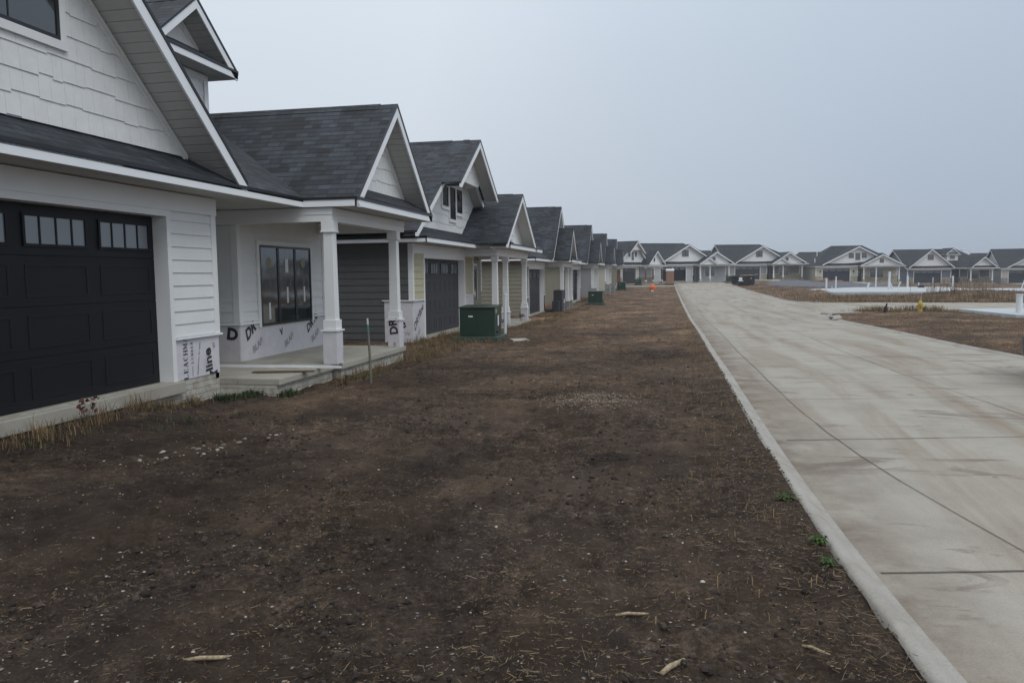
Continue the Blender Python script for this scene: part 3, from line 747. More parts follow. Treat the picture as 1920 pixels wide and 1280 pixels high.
    s.box(xl+.03, xt-.001, -.57, -.001, zz+.002, zz+.02)
    s.box(xt+.03, xr-.03, yp+.03, -.0015, zz+.002, zz+.02)
    s.box(xg, xr-.03, .0, yl+1.0, zz+.002, zz+.0201)
    s.box(xl+.03, -.001, .0, D+.47, zz+.002, zz+.02); s.box(W+.001, xr-.03, yl+1.001, D+.47, zz+.002, zz+.02)
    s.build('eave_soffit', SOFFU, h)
    # --- main roof
    ym = (D-.1)/2; zr = E+ms*(ym+.6); r = MB(); le, re_ = P['ends']
    run = ym+.6
    rx0 = xl if le == 'gable' else xl+run*P.get('hipk', 1); rx1 = xr if re_ == 'gable' else xr-run*P.get('hipk', 1)
    if rx0 > rx1: rx0 = rx1 = (rx0+rx1)/2
    T = .06
    r.ext([(xl, -.6, E), (xr, -.6, E), (rx1, ym, zr), (rx0, ym, zr)], (0, 0, -T))
    r.ext([(xl, D+.5, E), (rx0, ym, zr), (rx1, ym, zr), (xr, D+.5, E)], (0, 0, -T))
    if le == 'hip': r.ext([(xl, -.6, E), (rx0, ym, zr), (xl, D+.5, E)], (0, 0, -T))
    if re_ == 'hip': r.ext([(xr, -.6, E), (xr, D+.5, E), (rx1, ym, zr)], (0, 0, -T))
    if rx1-rx0 > .5: r.box(rx0, rx1, ym-.12, ym+.12, zr-.06, zr+.015)
    r.build('roof', ROOF, h)
    for end, xx, sg in ((le, xl, 1), (re_, xr, -1)):
        if end == 'gable':
            g = MB()
            for ya, yb in ((-.6, ym), (D+.5, ym)):
                g.ext([(xx, ya, E-.062), (xx, yb, zr-.062), (xx, yb, zr-.25), (xx, ya, E-.25)], (.03*sg, 0, 0))
            g.build('rake_board', FASCIA, h)
            wx = 0 if sg > 0 else W; g = MB()
            z = zt; c = .22
            while z < zr-.2:   # lapped courses narrowing to the ridge
                z2 = min(z+c, zr-.15)
                def yy(zq): return -.6+(zq-E+.1)/ms+.1
                a0, a1, b0, b1 = yy(z), yy(z2), 2*ym-yy(z), 2*ym-yy(z2)
                a0 = max(a0, 0); 
                g.poly([(wx-.015*sg, b0, z), (wx-.015*sg, a0, z), (wx-.003*sg, a1, z2), (wx-.003*sg, b1, z2)] if sg > 0 else [(wx+.015, a0, z), (wx+.015, b0, z), (wx+.003, b1, z2), (wx+.003, a1, z2)])
                z = z2
            g.ext([(wx, 0, zt), (wx, ym, zr-.2), (wx, D, zt)], (.05*sg, 0, 0))
            g.build('gable_end_wall', side, h)
    # --- gables
    pe = MB()
    for G_ in P['gables']:
        if G_.get('pent'):
            x0, x1, yf, yw, z0 = G_['pent']; k = .6
            zf = G_['za']-G_['half']*G_['sl']; q = max(0, z0-zf+.02+(yw-yf)*k)/G_['sl']+.03; q1 = q if x1-x0 > 1.5 else 0; q0 = q if x0 < G_['cx'] else 0
            pe.ext([(x0+.03+(max(0, z0-zf+.03)/G_['sl'] if q0 else 0), yf, z0), (x1-.03-(max(0, z0-zf+.03)/G_['sl'] if q1 else 0), yf, z0), (x1-q-.03, yw, z0+(yw-yf)*k), (x0+q0+.03, yw, z0+(yw-yf)*k)], (0, 0, -.05))
        g = {k: v for k, v in G_.items() if k != 'pent'}
        gable(h, coarse=cs, **g)
    if pe.v: pe.build('pent_roof', ROOF, h)
    return h

SERIF = {
 'L': [(.12,0,.12,1,.2), (0,0,.62,0,.07), (.6,0,.6,.3,.07), (-.02,1,.3,1,.06)],
 'E': [(.12,0,.12,1,.2), (0,0,.62,0,.07), (0,1,.6,1,.07), (.6,0,.6,.25,.07), (.58,1,.58,.75,.07), (.12,.5,.42,.5,.07), (.42,.38,.42,.62,.06)],
 'A': [(.08,0,.35,1,.07), (.62,0,.38,1,.19), (.16,.32,.55,.32,.07), (-.03,0,.22,0,.06), (.46,0,.78,0,.06)],
 'C': [(.14,.2,.14,.8,.2), (.14,.84,.3,.98,.09), (.3,.98,.5,.9,.09), (.14,.16,.3,.02,.09), (.3,.02,.56,.14,.09), (.56,.7,.56,1,.07)],
 'H': [(.12,0,.12,1,.19), (.62,0,.62,1,.19), (.12,.5,.62,.5,.07), (-.02,0,.27,0,.06), (-.02,1,.27,1,.06), (.48,0,.77,0,.06), (.48,1,.77,1,.06)],
 'M': [(.08,0,.08,1,.07), (.12,1,.4,.1,.17), (.4,.1,.68,1,.07), (.72,0,.72,1,.19), (-.04,0,.2,0,.06), (-.04,1,.14,1,.06), (.58,0,.87,0,.06), (.7,1,.87,1,.06)],
 'U': [(.12,.2,.12,1,.19), (.12,.16,.3,.02,.1), (.3,.02,.55,.16,.09), (.57,.16,.57,1,.07), (-.02,1,.27,1,.06), (.45,1,.7,1,.06)],
 'B': [(.12,0,.12,1,.19), (.1,0,.45,0,.07), (.1,1,.42,1,.07), (.1,.52,.42,.52,.07), (.48,.56,.48,.96,.13), (.53,.05,.53,.48,.14), (-.02,0,.12,0,.06), (-.02,1,.12,1,.06)],
 'R': [(.12,0,.12,1,.19), (.1,1,.42,1,.07), (.1,.5,.42,.5,.07), (.5,.54,.5,.96,.14), (.38,.48,.62,0,.17), (-.02,0,.27,0,.06), (.55,0,.75,0,.06)],
}
def serif_text(parent, s, o, u, v, size, mat, adv=.95, name='lettering'):
    o, u, v = Vector(o), Vector(u).normalized(), Vector(v).normalized(); n = u.cross(v); mb = MB(); x = 0
    for ch in s:
        for i, (x0, y0, x1, y1, w) in enumerate(SERIF.get(ch, [])):
            a = Vector((x+x0, y0)); b = Vector((x+x1, y1)); d = (b-a).normalized(); p = Vector((-d.y, d.x))*w/2
            q = [a-p, b-p, b+p, a+p]
            mb.poly([o+(u*c.x+v*c.y)*size+n*(.003+.0002*i) for c in q])
        x += adv*(1.15 if ch == 'M' else 1)
    return mb.build(name, mat, parent)
def text(parent, s, o, u, v, size, mat, bold=.0, name='lettering', spacing=1.0):
    cu = bpy.data.curves.new('t', 'FONT'); cu.body = s; cu.size = 1; cu.offset = bold; cu.space_character = spacing; cu.resolution_u = 3
    ob = bpy.data.objects.new('t', cu); COL.objects.link(ob)
    bpy.context.view_layer.update()
    me = bpy.data.meshes.new_from_object(ob.evaluated_get(bpy.context.evaluated_depsgraph_get()))
    bpy.data.objects.remove(ob); me.name = name
    o, u, v = Vector(o), Vector(u).normalized(), Vector(v).normalized(); n = u.cross(v)
    for q in me.vertices: q.co = o+(u*q.co.x+v*q.co.y)*size+n*.0035
    me.materials.clear(); me.materials.append(mat)
    r = bpy.data.objects.new(name, me); COL.objects.link(r); r.parent = parent
    return r

# ------------------------------------------------------------------ the houses
def put(P, x, y, dc):
    a = P['rz']; P['loc'] = (x-math.cos(a)*dc, y-math.sin(a)*dc, P.pop('fz')); return house(P)
mats = lambda side, front, entry, low, door, **k: dict(side=side, front=front, entry=entry, low=low, door=door, **k)
LROW = 'houses lining the left of the street'
FROW = 'houses facing the vacant lots'
BROW = 'houses on the street behind'
def dormer(h, cx, half, hw, yf, yw, za, sl, zroof, yb, win, mat=SHAKE, soffit_z=None):
    gable(h, cx, half, za, sl, yf, yw, yb, zb=za-half*sl+.28, fill=mat, rk=.16)
    ze = za-half*sl; m = MB(); lap(m, cx-hw, yb, cx-hw, yw, zroof-.5, ze-.15); lap(m, cx+hw, yw, cx+hw, yb, zroof-.5, ze-.15)
    q = [(cx-hw, zroof), (cx+hw, zroof), (cx+hw, ze-.13), (cx-hw, ze-.13)]
    shake(m, q, yw); m.build('dormer_wall', mat, h)
    t = MB(); t.box(cx-hw-.03, cx-hw+.1, yw-.04, yw-.0205, zroof, ze-.14); t.box(cx+hw-.1, cx+hw+.03, yw-.04, yw-.0205, zroof, ze-.14)
    t.box(cx-hw+.1, cx+hw-.1, yw-.04, yw-.0205, ze-.25, ze-.14)
    t.box(cx+hw, cx+hw+.03, yw-.02, yw+.1, zroof, ze-.14)
    t.build('corner_boards', TRIM, h)
    p = MB(); p.ext([(cx-half, yf, ze+.03), (cx+half, yf, ze+.03), (cx+half, yw, ze+.03+(yw-yf)*.6), (cx-half, yw, ze+.03+(yw-yf)*.6)], (0, 0, -.05)); p.build('pent_roof', ROOF, h)
    f, d = MB(), MB(); fasc(f, d, cx-half, yf, cx+half, yf, ze+.02); fasc(f, d, cx+half, yf, cx+half, yb, ze+.02); fasc(f, d, cx-half, yb, cx-half, yf, ze+.02)
    fo = f.build('fascia', FASCIA, h); d.build('drip_edge', DRIP, fo)
    s = MB(); s.box(cx-half+.03, cx+half-.03, yf+.03, yw-.02, ze-.125, ze-.11); s.box(cx+hw+.03, cx+half-.03, yw-.019, yb, ze-.125, ze-.11); s.box(cx-half+.03, cx-hw-.03, yw-.019, yb, ze-.125, ze-.11); s.build('eave_soffit', SOFFU, h)
    window(h, *win, yw-.02)

# 1 the near white house
h1 = house(dict(loc=(-6.9, 4.1, .24), rz=R(90), label='nearest white house at the left edge with shingled gable and black garage door', group=LROW,
    W=12.88, D=11, xg=7.0, xe=9.18, yl=.9, xt=8.87, xr=13.34, px1=12.62, door=(1.0, 5.8), dh=2.33, jz=0, hipk=.6, ends=('gable', 'hip'),
    mat=mats(WHITE, WHITE, WHITE, WRAP, BLACKDOOR, ped=WRAP), win=(9.93, 12.14, .52, 2.1, 3), stickers=True, cols=(9.06, 12.38), bx0=8.95, bx1=12.8,
    slab_front=-1.15, front_step=-1.02, fd=-.2,
    gables=[dict(cx=3.3, half=3.72, za=6.12, sl=.86, yf=-.6, yw=0, yb=5.1, zb=3.22, fill=SHAKE, wins=[(2.55, 3.99, 4.2, 5.35, 1, 1)]),
            dict(cx=11.12, half=2.2, za=4.88, sl=.93, yf=-1.6, yw=-1.12, yb=3.3, zb=3.12, fill=SHAKE, pent=(8.87, 13.34, -1.6, -1.12, 2.875))]))
dormer(h1, 9.35, 1.35, .9, 1.6, 2.05, 6.62, .78, 4.2, 5.6, (8.95, 9.75, 4.45, 5.15))
def quadw(name, pts, mat, par, d): MB().ext(pts, d).build(name, mat, par)
# writing on the wrap of the near house (local axes of the house)
U, V = (1, 0, 0), (0, 0, 1)
serif_text(h1, 'LEACHMA', (6.17, -.012, .0), (0, 0, 1), (-1, 0, 0), .098, INK, .90)
serif_text(h1, 'LUMBER', (6.31, -.012, .215), (0, 0, 1), (-1, 0, 0), .052, INK, 1.05)
MB().box(6.285, 6.29, -.0155, -.0125, .02, .17).build('lettering', INK, h1)
text(h1, 'CELEBRATING 100 YEARS', (6.42, -.012, .03), (.18, 0, 1), (-1, 0, .18), .038, INK, .01, spacing=1.15)
text(h1, 'line', (6.80, -.012, .06), (-.12, 0, 1), (-1, 0, -.12), .25, INK, .035)
text(h1, 'W', (6.90, -.012, .40), (-.3, 0, 1), (-1, 0, -.3), .09, INK, -.005)
MB().ext([(6.72, -.0125, .0), (6.93, -.0125, .0), (6.93, -.0125, .05), (6.82, -.0125, .02), (6.72, -.0125, .07)], (0, -.003, 0)).build('lettering', INK, h1)
text(h1, 'ine', (6.66, -.0115, .35), (-.5, 0, -1), (1, 0, -.5), .2, PALEINK, .02)
# living-room wall
Y0 = .9-.012
text(h1, 'DR', (9.40, Y0, .27), (1, 0, .62), (-.3, 0, 1), .30, INK, .045)
text(h1, 'DRYlI', (11.95, Y0, .24), (1, 0, .62), (-.3, 0, 1), .25, INK, .04)
text(h1, 'V', (10.72, Y0, .28), (1, 0, .3), (-.3, 0, 1), .19, INK, .05)
for xx in (9.62, 10.9, 12.15):
    text(h1, 'BLAF:', (xx, Y0, .02), (1, 0, .50), (-.3, 0, 1), .18, GREYINK, .045)
text(h1, 'D', (9.18-.012, 1.17, .34), (0, -1, -.15), (0, -.15, 1), .30, INK, .05)
text(h1, '\u2022 \u2022\u2022 \u2022 \u2022\u2022 \u2022 \u2022', (9.06+.12, -1.138, -.03), (0, 0, 1), (-1, 0, 0), .05, INK, 0)
for cxp in (12.38,):   # the pedestal sides that face back along the street
    text(h1, 'DR', (cxp-.138, -1.10, .20), (0, 0.12, 1), (0, 1, -.12), .25, INK, .035) if cxp > 10 else None
    text(h1, 'W', (cxp-.138, -1.06, -.06), (0, .2, 1), (0, 1, -.2), .09, INK, -.005) if cxp > 10 else None

# 2
P = dict(loc=(-6.75, 20.25, -.02), rz=R(90), label='second house on the left, dark grey side wall, three windows in its white gable', group=LROW,
    W=11.7, D=11, xg=6.75, xe=8.4, yl=.9, xt=5.3, xr=12.1, px1=11.7, xl=-.55, yp=-1.65, zl=1.08, E=2.76, ms=.58, door=(1.05, 5.45), dh=2.22, lights=5, hipk=.9,
    ends=('hip', 'hip'), mat=mats(GREYS, SAND, TAN, WRAP, GREYDOOR, ped=WRAP, side_wrap=True), win=(9.2, 10.8, .8, 2.1, 2), cols=(5.6, 7.35, 11.1), bx0=5.45, bx1=11.35, slab_front=-1.2, pl=.5, elow=False,
    gables=[dict(cx=4.2, half=4.9, left=4.95, right=4.5, za=5.97, sl=.62, yf=-.39, yw=0, yb=8, zb=3.05, fill=SHAKE, wins=[(2.95, 3.6, 3.85, 4.55), (3.78, 4.42, 3.5, 4.5), (4.6, 5.25, 3.75, 4.5)]),
            dict(cx=4.2, half=2.55, za=5.97, sl=.62, yf=-.95, yw=-.5, yb=-.391, zb=4.75, fill=SHAKE),
            dict(cx=7.7, half=2.95, za=4.60, sl=.62, yf=-1.65, yw=-1.15, yb=4, zb=2.60, fill=SHAKE, wins=[(7.5, 7.95, 3.1, 3.75)], pent=(5.3, 5.9, -1.65, -1.15, 2.80))])
h2 = house(P)
# level cornice under the projecting part of the gable
m = MB(); m.box(2.75, 5.65, -.52, -.04, 4.63, 4.78); m.build('gable_cornice', TRIM, h2)
m = MB(); m.ext([(10.4, -1.65, 2.78), (12.1, -1.65, 2.78), (12.1, -1.15, 3.05), (10.4, -1.15, 3.05)], (0, 0, -.05)); m.build('pent_roof', ROOF, h2)
text(h2, 'ne', (-.025, .52, .26), (0, -1, .28), (0, .28, 1), .36, INK, .02)
text(h2, 'W', (-.025, .24, .12), (0, -1, -.1), (0, -.1, 1), .16, GREYINK, -.005)
text(h2, 'DRYline', (.10, -.012, .22), (1, 0, .75), (-.3, 0, 1), .30, INK, .02)
text(h2, 'BLAF', (.2, -.012, -.05), (1, 0, .6), (-.3, 0, 1), .2, GREYINK, .02)
for c in (7.35, 11.1):
    text(h2, 'lin', (c-.138, -.87, .0), (0, -1, .2), (0, .2, 1), .23, INK, .03)
    text(h2, 'vapor', (c-.138, -.88, -.07), (0, -1, .15), (0, .15, 1), .06, INK, .0)
# 3 4 5 6
def modelD(y0, fz, label, m, doormat, cols=(6.4, 8.6, 10.2), door=(.9, 5.4), low_gable=True, **k):
    P = dict(loc=(-6.62, y0, fz), rz=R(90), label=label, group=LROW, W=10.6, D=9, xg=5.9, xe=7.6, yl=.9, xt=6.1, xr=11.0, px1=10.4, yp=-1.5, E=2.78, ms=.55, zl=.9,
        door=door, dh=2.25, ends=('hip', 'hip'), mat=m, cols=cols, bx0=6.2, bx1=10.3, slab_front=-1.05, win=(8.2, 9.8, .75, 2.1, 2), coarse=y0 > 60, pl=.55, elow=False,
        gables=[dict(cx=7.5, half=3.3, left=3.3, right=3.3, za=5.75, sl=.88, yf=-.75, yw=-.35, yb=5, zb=3.3, fill=SHAKE),
                dict(cx=6.95, half=1.85, za=4.5, sl=.93, yf=-1.5, yw=-1.1, yb=1.2, zb=3.0, fill=SHAKE, pent=(6.1, 11.0, -1.5, -1.1, 2.8))])
    P.update(k); return house(P)
h3 = modelD(36.65, -.27, 'third house on the left, tan siding with a black panelled box at its corner', mats(TAN, TAN, OLIVE, DARKSTONE, GREYDOOR, ped=STONEG), None)
h4 = modelD(54.65, -.22, 'fourth house on the left, tan lap side wall and several white porch posts', mats(TAN, TAN, TAN, STONEG, BLACKDOOR, ped=STONEG), None, cols=(6.4, 7.6, 8.9, 10.2))
h5 = modelD(70.3, -.12, 'fifth house on the left, navy garage door beside a grey stone pier', mats(MIDGREY, WHITE, PALEG, STONEG, NAVYDOOR, ped=STONEG), None)
h6 = modelD(85.9, .0, 'sixth house on the left with bare cedar posts', mats(BEIGE, BEIGE, WHITE, STONEG, GREYDOOR, ped=STONEG), None)
for hh in (h6,):
    for c in list(hh.children):
        if c.name.startswith('column'): c.data.materials[0] = CEDAR
# black sheathed half wall at the near corner of house 3's bay and its wrapped pier
m = MB(); m.box(5.5, 6.9, -1.02, -.55, -.15, 1.12); m.box(4.98, 5.5, -.9, -.55, -.15, .55); o = m.build('panelled_half_wall', DARKSTONE, h3, bevel=.01)
for hh, xx in ((h4, 4.2), (h5, 3.2), (h5, 9.6)):
    m = MB(); m.box(xx, xx+1.0, -1.35, -.9, -.3, .85); m.build('stone_pier', STONEG, hh, bevel=.01)

# 7 turned towards the camera at the end of the row
P = dict(rz=R(62), fz=.19, label='angled house closing the left row, three small gable windows, bare brown porch posts', group=LROW,
    W=11.7, D=10, xg=6.0, xe=8.0, yl=.9, xt=5.9, xr=12.0, px1=11.7, zl=.95, E=2.8, ms=.6, door=(1.2, 5.2), dh=2.3, coarse=True, lights=4,
    ends=('hip', 'hip'), mat=mats(TAN, BEIGE, PALEG, STONEM, GREYDOOR, ped=STONEG), win=None, cols=(6.3, 8.6, 11.3), bx0=6.1, bx1=11.5, pl=.4,
    gables=[dict(cx=4.2, half=4.7, za=6.35, sl=.74, yf=-.39, yw=0, yb=9, zb=3.2, fill=SHAKE, wins=[(2.85, 3.5, 4.0, 4.75), (3.78, 4.42, 3.5, 4.7), (4.7, 5.35, 4.0, 4.75)]),
            dict(cx=4.2, half=2.3, za=6.35, sl=.74, yf=-.95, yw=-.5, yb=-.391, zb=5.0, fill=SHAKE),
            dict(cx=9.0, half=2.9, za=5.0, sl=.78, yf=-1.6, yw=-1.1, yb=5, zb=2.62, fill=SHAKE, wins=[(8.5, 8.95, 3.3, 3.95)], pent=(11.2, 12.0, -1.6, -1.1, 2.84))])
h7 = put(P, -5.62, 118.6, 3.2)
for c in list(h7.children):
    if c.name.startswith('column'): c.data.materials[0] = CEDAR; c.scale = (1, 1, 1)
def modelC(fz, rz, label, m, cx, cy, dc, W=14, s=1.0, entry=True, ends=('gable', 'hip'), pw=(10.2, 10.75, 3.3, 3.95), gm=SHAKE, **k):
    P = dict(rz=rz, fz=fz, label=label, group=FROW, W=W, D=11, xg=7.2, xe=8.9, yl=.9, xt=7.3, xr=W+.45, px1=W, zl=1.0, E=2.8, ms=.6, door=(1.2, 5.9), dh=2.32, coarse=True,
        ends=ends, mat=m, win=(10.0, 11.8, .8, 2.2, 2), cols=(8.0, 9.8, W-.6), bx0=7.6, bx1=W-.3, pl=.5,
        gables=[dict(cx=6.2, half=5.6, left=5.6, right=4.2, za=6.05, sl=.57, yf=-.6, yw=0, yb=5.5, zb=3.2, fill=gm, wins=[(5.1, 6.35, 4.0, 5.15, 2)]),
                dict(cx=10.8, half=3.5, za=4.85, sl=.575, yf=-1.6, yw=-1.1, yb=4, zb=2.62, fill=gm, wins=[pw], pent=(13.3, W+.45, -1.6, -1.1, 2.85))])
    if entry: P['gables'].append(dict(cx=9.0, half=1.75, za=3.9, sl=.60, yf=-2.1, yw=-1.75, yb=-1.0, zb=2.65, fill=gm))
    P.update(k); return put(P, cx, cy, dc)
R1 = modelC(.37, R(28), 'pale grey house behind the brown portable toilet, one window in its wide gable', mats(PALEG, PALEG, PALEG, PALEG, BLACKDOOR, ped=PALEG), .87, 133.2, 3.5)
R2 = modelC(.38, R(19), 'long house behind the black dumpster, grey side gable and pale tan stone base', mats(MIDGREY, MIDGREY, MIDGREY, STONET, GREYDOOR, ped=STONET), 14.02, 147.0, 3.5, W=14)
P3 = [dict(cx=7.2, half=6.3, left=6.3, right=4.6, za=6.2, sl=.50, yf=-.6, yw=0, yb=5.5, zb=3.2, fill=SHAKE, wins=[(5.6, 6.5, 4.1, 5.0), (6.75, 7.6, 3.75, 5.0), (7.85, 8.7, 4.1, 5.0)]),
      dict(cx=10.9, half=3.8, za=4.75, sl=.50, yf=-1.6, yw=-1.1, yb=4, zb=2.62, fill=SHAKE, wins=[(10.5, 11.2, 3.2, 4.0)], pent=(14.0, 14.9, -1.6, -1.1, 2.85))]
R3 = modelC(-.17, R(8), 'beige house left of the dark blue one, three windows in its broad low gable', mats(BEIGE, BEIGE, BEIGE, STONET, NAVYDOOR, ped=STONET), 29.2, 147.0, 3.65, W=14.4, ends=('hip', 'hip'), entry=False, gables=P3, hipk=.8, win=(9.7, 12.0, .75, 2.3, 1), cols=(7.9, 10.0, 13.9))
P4 = [dict(cx=4.2, half=4.25, za=6.35, sl=.80, yf=-.6, yw=0, yb=5.5, zb=3.2, fill=SHAKE, wins=[(3.6, 4.7, 4.3, 5.3)]),
      dict(cx=13.3, half=2.55, za=4.85, sl=.80, yf=-1.6, yw=-1.1, yb=3, zb=3.15, fill=SHAKE, pent=(10.7, 15.9, -1.6, -1.1, 2.85))]
R4 = modelC(-.75, R(9), 'dark blue-grey house with a small dormer between two steep white gables', mats(BLUEG, BLUEG, BLUEG, STONEM, NAVYDOOR, ped=STONEM), 47.8, 159.9, 3.7, W=15.6, entry=False, gables=P4, xg=8.0, xe=10.0, xt=10.7, bx0=10.9, cols=(11.1, 15.0), win=(11.6, 13.6, .8, 2.3, 2), door=(1.2, 6.2), hipk=.75)
dormer(R4, 9.0, 1.45, 1.0, 1.3, 1.7, 6.55, .8, 3.9, 5.4, (8.55, 9.45, 4.45, 5.2), mat=WHITE)
R5 = modelC(-.9, R(-4), 'house cut by the right edge of the picture, pale side wall and navy door', mats(PALEG, BEIGE, BEIGE, STONEG, NAVYDOOR, ped=STONEG), 64.4, 161.1, 3.5, W=14, entry=False)
def far(x, y, fz, rz, label, W, **k):
    P = dict(rz=rz, fz=fz, label=label, group=BROW, W=W, D=11, xg=7, xe=8.6, xt=7.2, zl=.6, E=2.8, ms=.62, coarse=True, ends=('hip', 'hip'), hipk=.6, mat=mats(PALEG, PALEG, PALEG, PALEG, GREYDOOR), win=None, cols=(8.2,), gables=[])
    P.update(k); return put(P, x, y, 0)
far(3, 184, .3, R(12), 'distant roof showing between the toilet house and the dumpster house', 14)
far(28.5, 195, -.2, R(5), 'distant dark hipped roof right of the dumpster house', 15, gables=[dict(cx=12, half=2.4, za=4.9, sl=.8, yf=-.8, yw=-.4, yb=4, zb=2.9, fill=BLUEG)])
far(46, 200, -.6, R(4), 'distant hipped roof between the beige and blue-grey houses', 9)
b4 = far(70, 206, -.9, R(2), 'distant pale house with a three-pane dormer, right of the blue-grey house', 18, door=(1, 5.5))
dormer(b4, 9.5, 2.0, 1.6, 1.4, 1.9, 6.2, .62, 4.1, 5, (8.3, 10.7, 4.4, 5.0), mat=BLUEG)

# vents on the beige roof and lamps beside its garage door
for x, y, z in ((1.2, 3.2, 4.9), (.2, 1.2, 3.7)):
    MB().tube([(x, y, z-.3), (x, y, z+.45)], .09, 8).build('roof_vent', PVC, R3)
for x in (.75, 6.5):
    MB().box(x-.08, x+.08, -.16, -.02, 1.65, 1.95).build('wall_lamp', BRONZE, R3, bevel=.02)

# ------------------------------------------------------------------ objects on the lots and by the road
def thing(name, x, y, rz, label, cat, group=None, dz=0): return empty(name, (x, y, Z(x, y)+dz), rz, label, cat, group)
def transformer(x, y, label, s=1.0, rz=0, pad=True):
    t = thing('transformer_box', x, y, rz, label, 'utility box', 'green transformer boxes in front of the left houses')
    if pad: MB().box(-.68*s, .60*s, -.62*s, .72*s, -.1, .13).build('base_pad', GREENPAD, t, bevel=.012)
    m = MB(); w, d, z0, z1 = .49*s, .42*s, .131, .131+.80*s
    m.ext([(-w, -d, z0), (-w, -d, z1-.03), (-w, d, z1), (-w, d, z0)], (2*w, 0, 0)); b = m.build('cabinet', GREENBOX, t, bevel=.012)
    l = MB(); l.ext([(-w-.02, -d-.03, z1-.032), (-w-.02, -d-.03, z1+.0), (-w-.02, d+.01, z1+.035), (-w-.02, d+.01, z1)], (2*w+.04, 0, 0)); l.build('lid', GREENBOX, t, bevel=.008)
    MB().box(-.012, -.004, -d-.006, -d+.001, z0+.02, z1-.05).build('door_seam', DRIP, b)
    MB().box(-.24*s, -.12*s, -d-.004, -d-.001, z1-.27*s, z1-.235*s).build('white_label', STICK, b)
    MB().box(w+.001, w+.004, -.05*s, .09*s, z0+.28*s, z0+.56*s).build('white_label', STICK, b)
    MB().box(w+.001, w+.005, -.35*s, -.12*s, z1-.17*s, z1-.06*s).build('yellow_label', TAPEY, b)
    MB().tube([(w, -.2*s, z0+.12), (w+.05, -.2*s, z0+.12)], .03, 10).build('lock', DRIP, b)
    return t
transformer(-5.05, 21.0, 'largest and nearest green transformer box, standing before the dark grey garage door', 1.0)
transformer(-4.62, 51.6, 'green transformer box by the fourth house, second nearest of them', .95)
transformer(-5.1, 89.4, 'green transformer box beside the cedar-posted sixth house', .95)
transformer(-4.2, 115.4, 'farthest green transformer box of the left row, near the pale driveway', .95)
transformer(10.1, 136.8, 'green transformer box left of the black dumpster', 1.0)

# wooden stake and pipe stub by the near porch
t = thing('survey_stake', -4.66, 11.8, 0, 'thin weathered stake with a teal painted top by the near porch', 'stake')
m = MB(); m.tube([(0, 0, -.1), (-.012, 0, .5), (-.03, .01, .82)], [.021, .02, .019], 4); m.build('shaft', STAKE, t)
m = MB(); m.tube([(-.03, .01, .821), (-.037, .012, .94)], [.02, .02], 4); m.build('painted_band', TEAL, t)
m = MB(); m.tube([(-.037, .012, .941), (-.042, .015, 1.04)], [.0195, .017], 4); m.build('bare_tip', GALV, t)
m = MB(); m.tube([(0, 0, -.05), (0, 0, .15)], .018, 10); m.tube([(0, 0, .15), (0, 0, .165)], .036, 10)
o = m.build('pipe_stub', RUST); o.location = (-4.95, 11.5, 0); tag(o, 'short rusty capped pipe sticking out of the soil before the porch', 'pipe stub')
t = thing('plastic_riser', -4.62, 22.2, 0, 'white plastic riser pipe standing right behind the nearest green box', 'pipe')
MB().tube([(0, 0, -.1), (.02, 0, 1.22)], .045, 12).build('riser', PVC, t); MB().tube([(.02, 0, 1.2), (.02, 0, 1.26)], .055, 12).build('cap', PVC, t)
m = MB(); m.box(-.22, .22, -.35, .35, 0, .05); o = m.build('paving_slab', CONC, bevel=.01); o.location = (-3.95, 20.9, Z(-4, 21)-.01); o.rotation_euler = (0, 0, R(20)); tag(o, 'pale slab lying on the soil right of the nearest green box', 'slab')
# crumbs of soil spilled over the kerb edge: see loose cover below
# things left lying on the near porch
m = MB(); m.box(-1.28, 1.28, -.045, .045, 0, .025); m.box(-1.28, 1.28, -.045, -.035, .025, .05)
o = m.build('vinyl_trim_strip', FASCIA); o.location = (-6.75, 12.47, .152); o.rotation_euler = (0, 0, R(.5)); tag(o, 'long white trim strip lying across the near porch slab', 'trim strip')
m = MB(); m.box(-.5, .5, -.07, .07, 0, .02)
o = m.build('loose_board', BOARD, bevel=.004); o.location = (-6.2, 11.85, .152); o.rotation_euler = (0, 0, R(14)); tag(o, 'wet brown board lying on the near porch step', 'board')
# portable toilet
t = thing('portable_toilet', .32, 117.9, R(3), 'brown portable toilet with a white roof at the far end of the road', 'toilet')
m = MB(); m.box(-.55, .55, -.55, .55, .1, 2.02); 
for z in (.35, .7, 1.05, 1.4, 1.75): m.box(-.56, .56, -.56, .56, z, z+.05)
b = m.build('cabin', POTTY, t, bevel=.02); MB().box(-.6, .6, -.6, .6, 0, .1).build('skid_base', DUMP, t)
MB().box(-.38, .38, -.585, -.56, .14, 1.95).build('door', POTTY, t, bevel=.01)
m = MB(); n = 9
for i in range(4): m.tube([(-.45+i*.3, -.57, 2.1), (-.45+i*.3, -.3, 2.2), (-.45+i*.3, .3, 2.2), (-.45+i*.3, .57, 2.1)], [.10, .15, .15, .10], 10)
m.box(-.59, .59, -.59, .59, 2.021, 2.12); m.build('roof', POTTYTOP, t, smooth=False, bevel=.01); MB().tube([(.4, .4, 2.2), (.4, .4, 2.5)], .05, 8).build('vent_pipe', POTTYTOP, t)
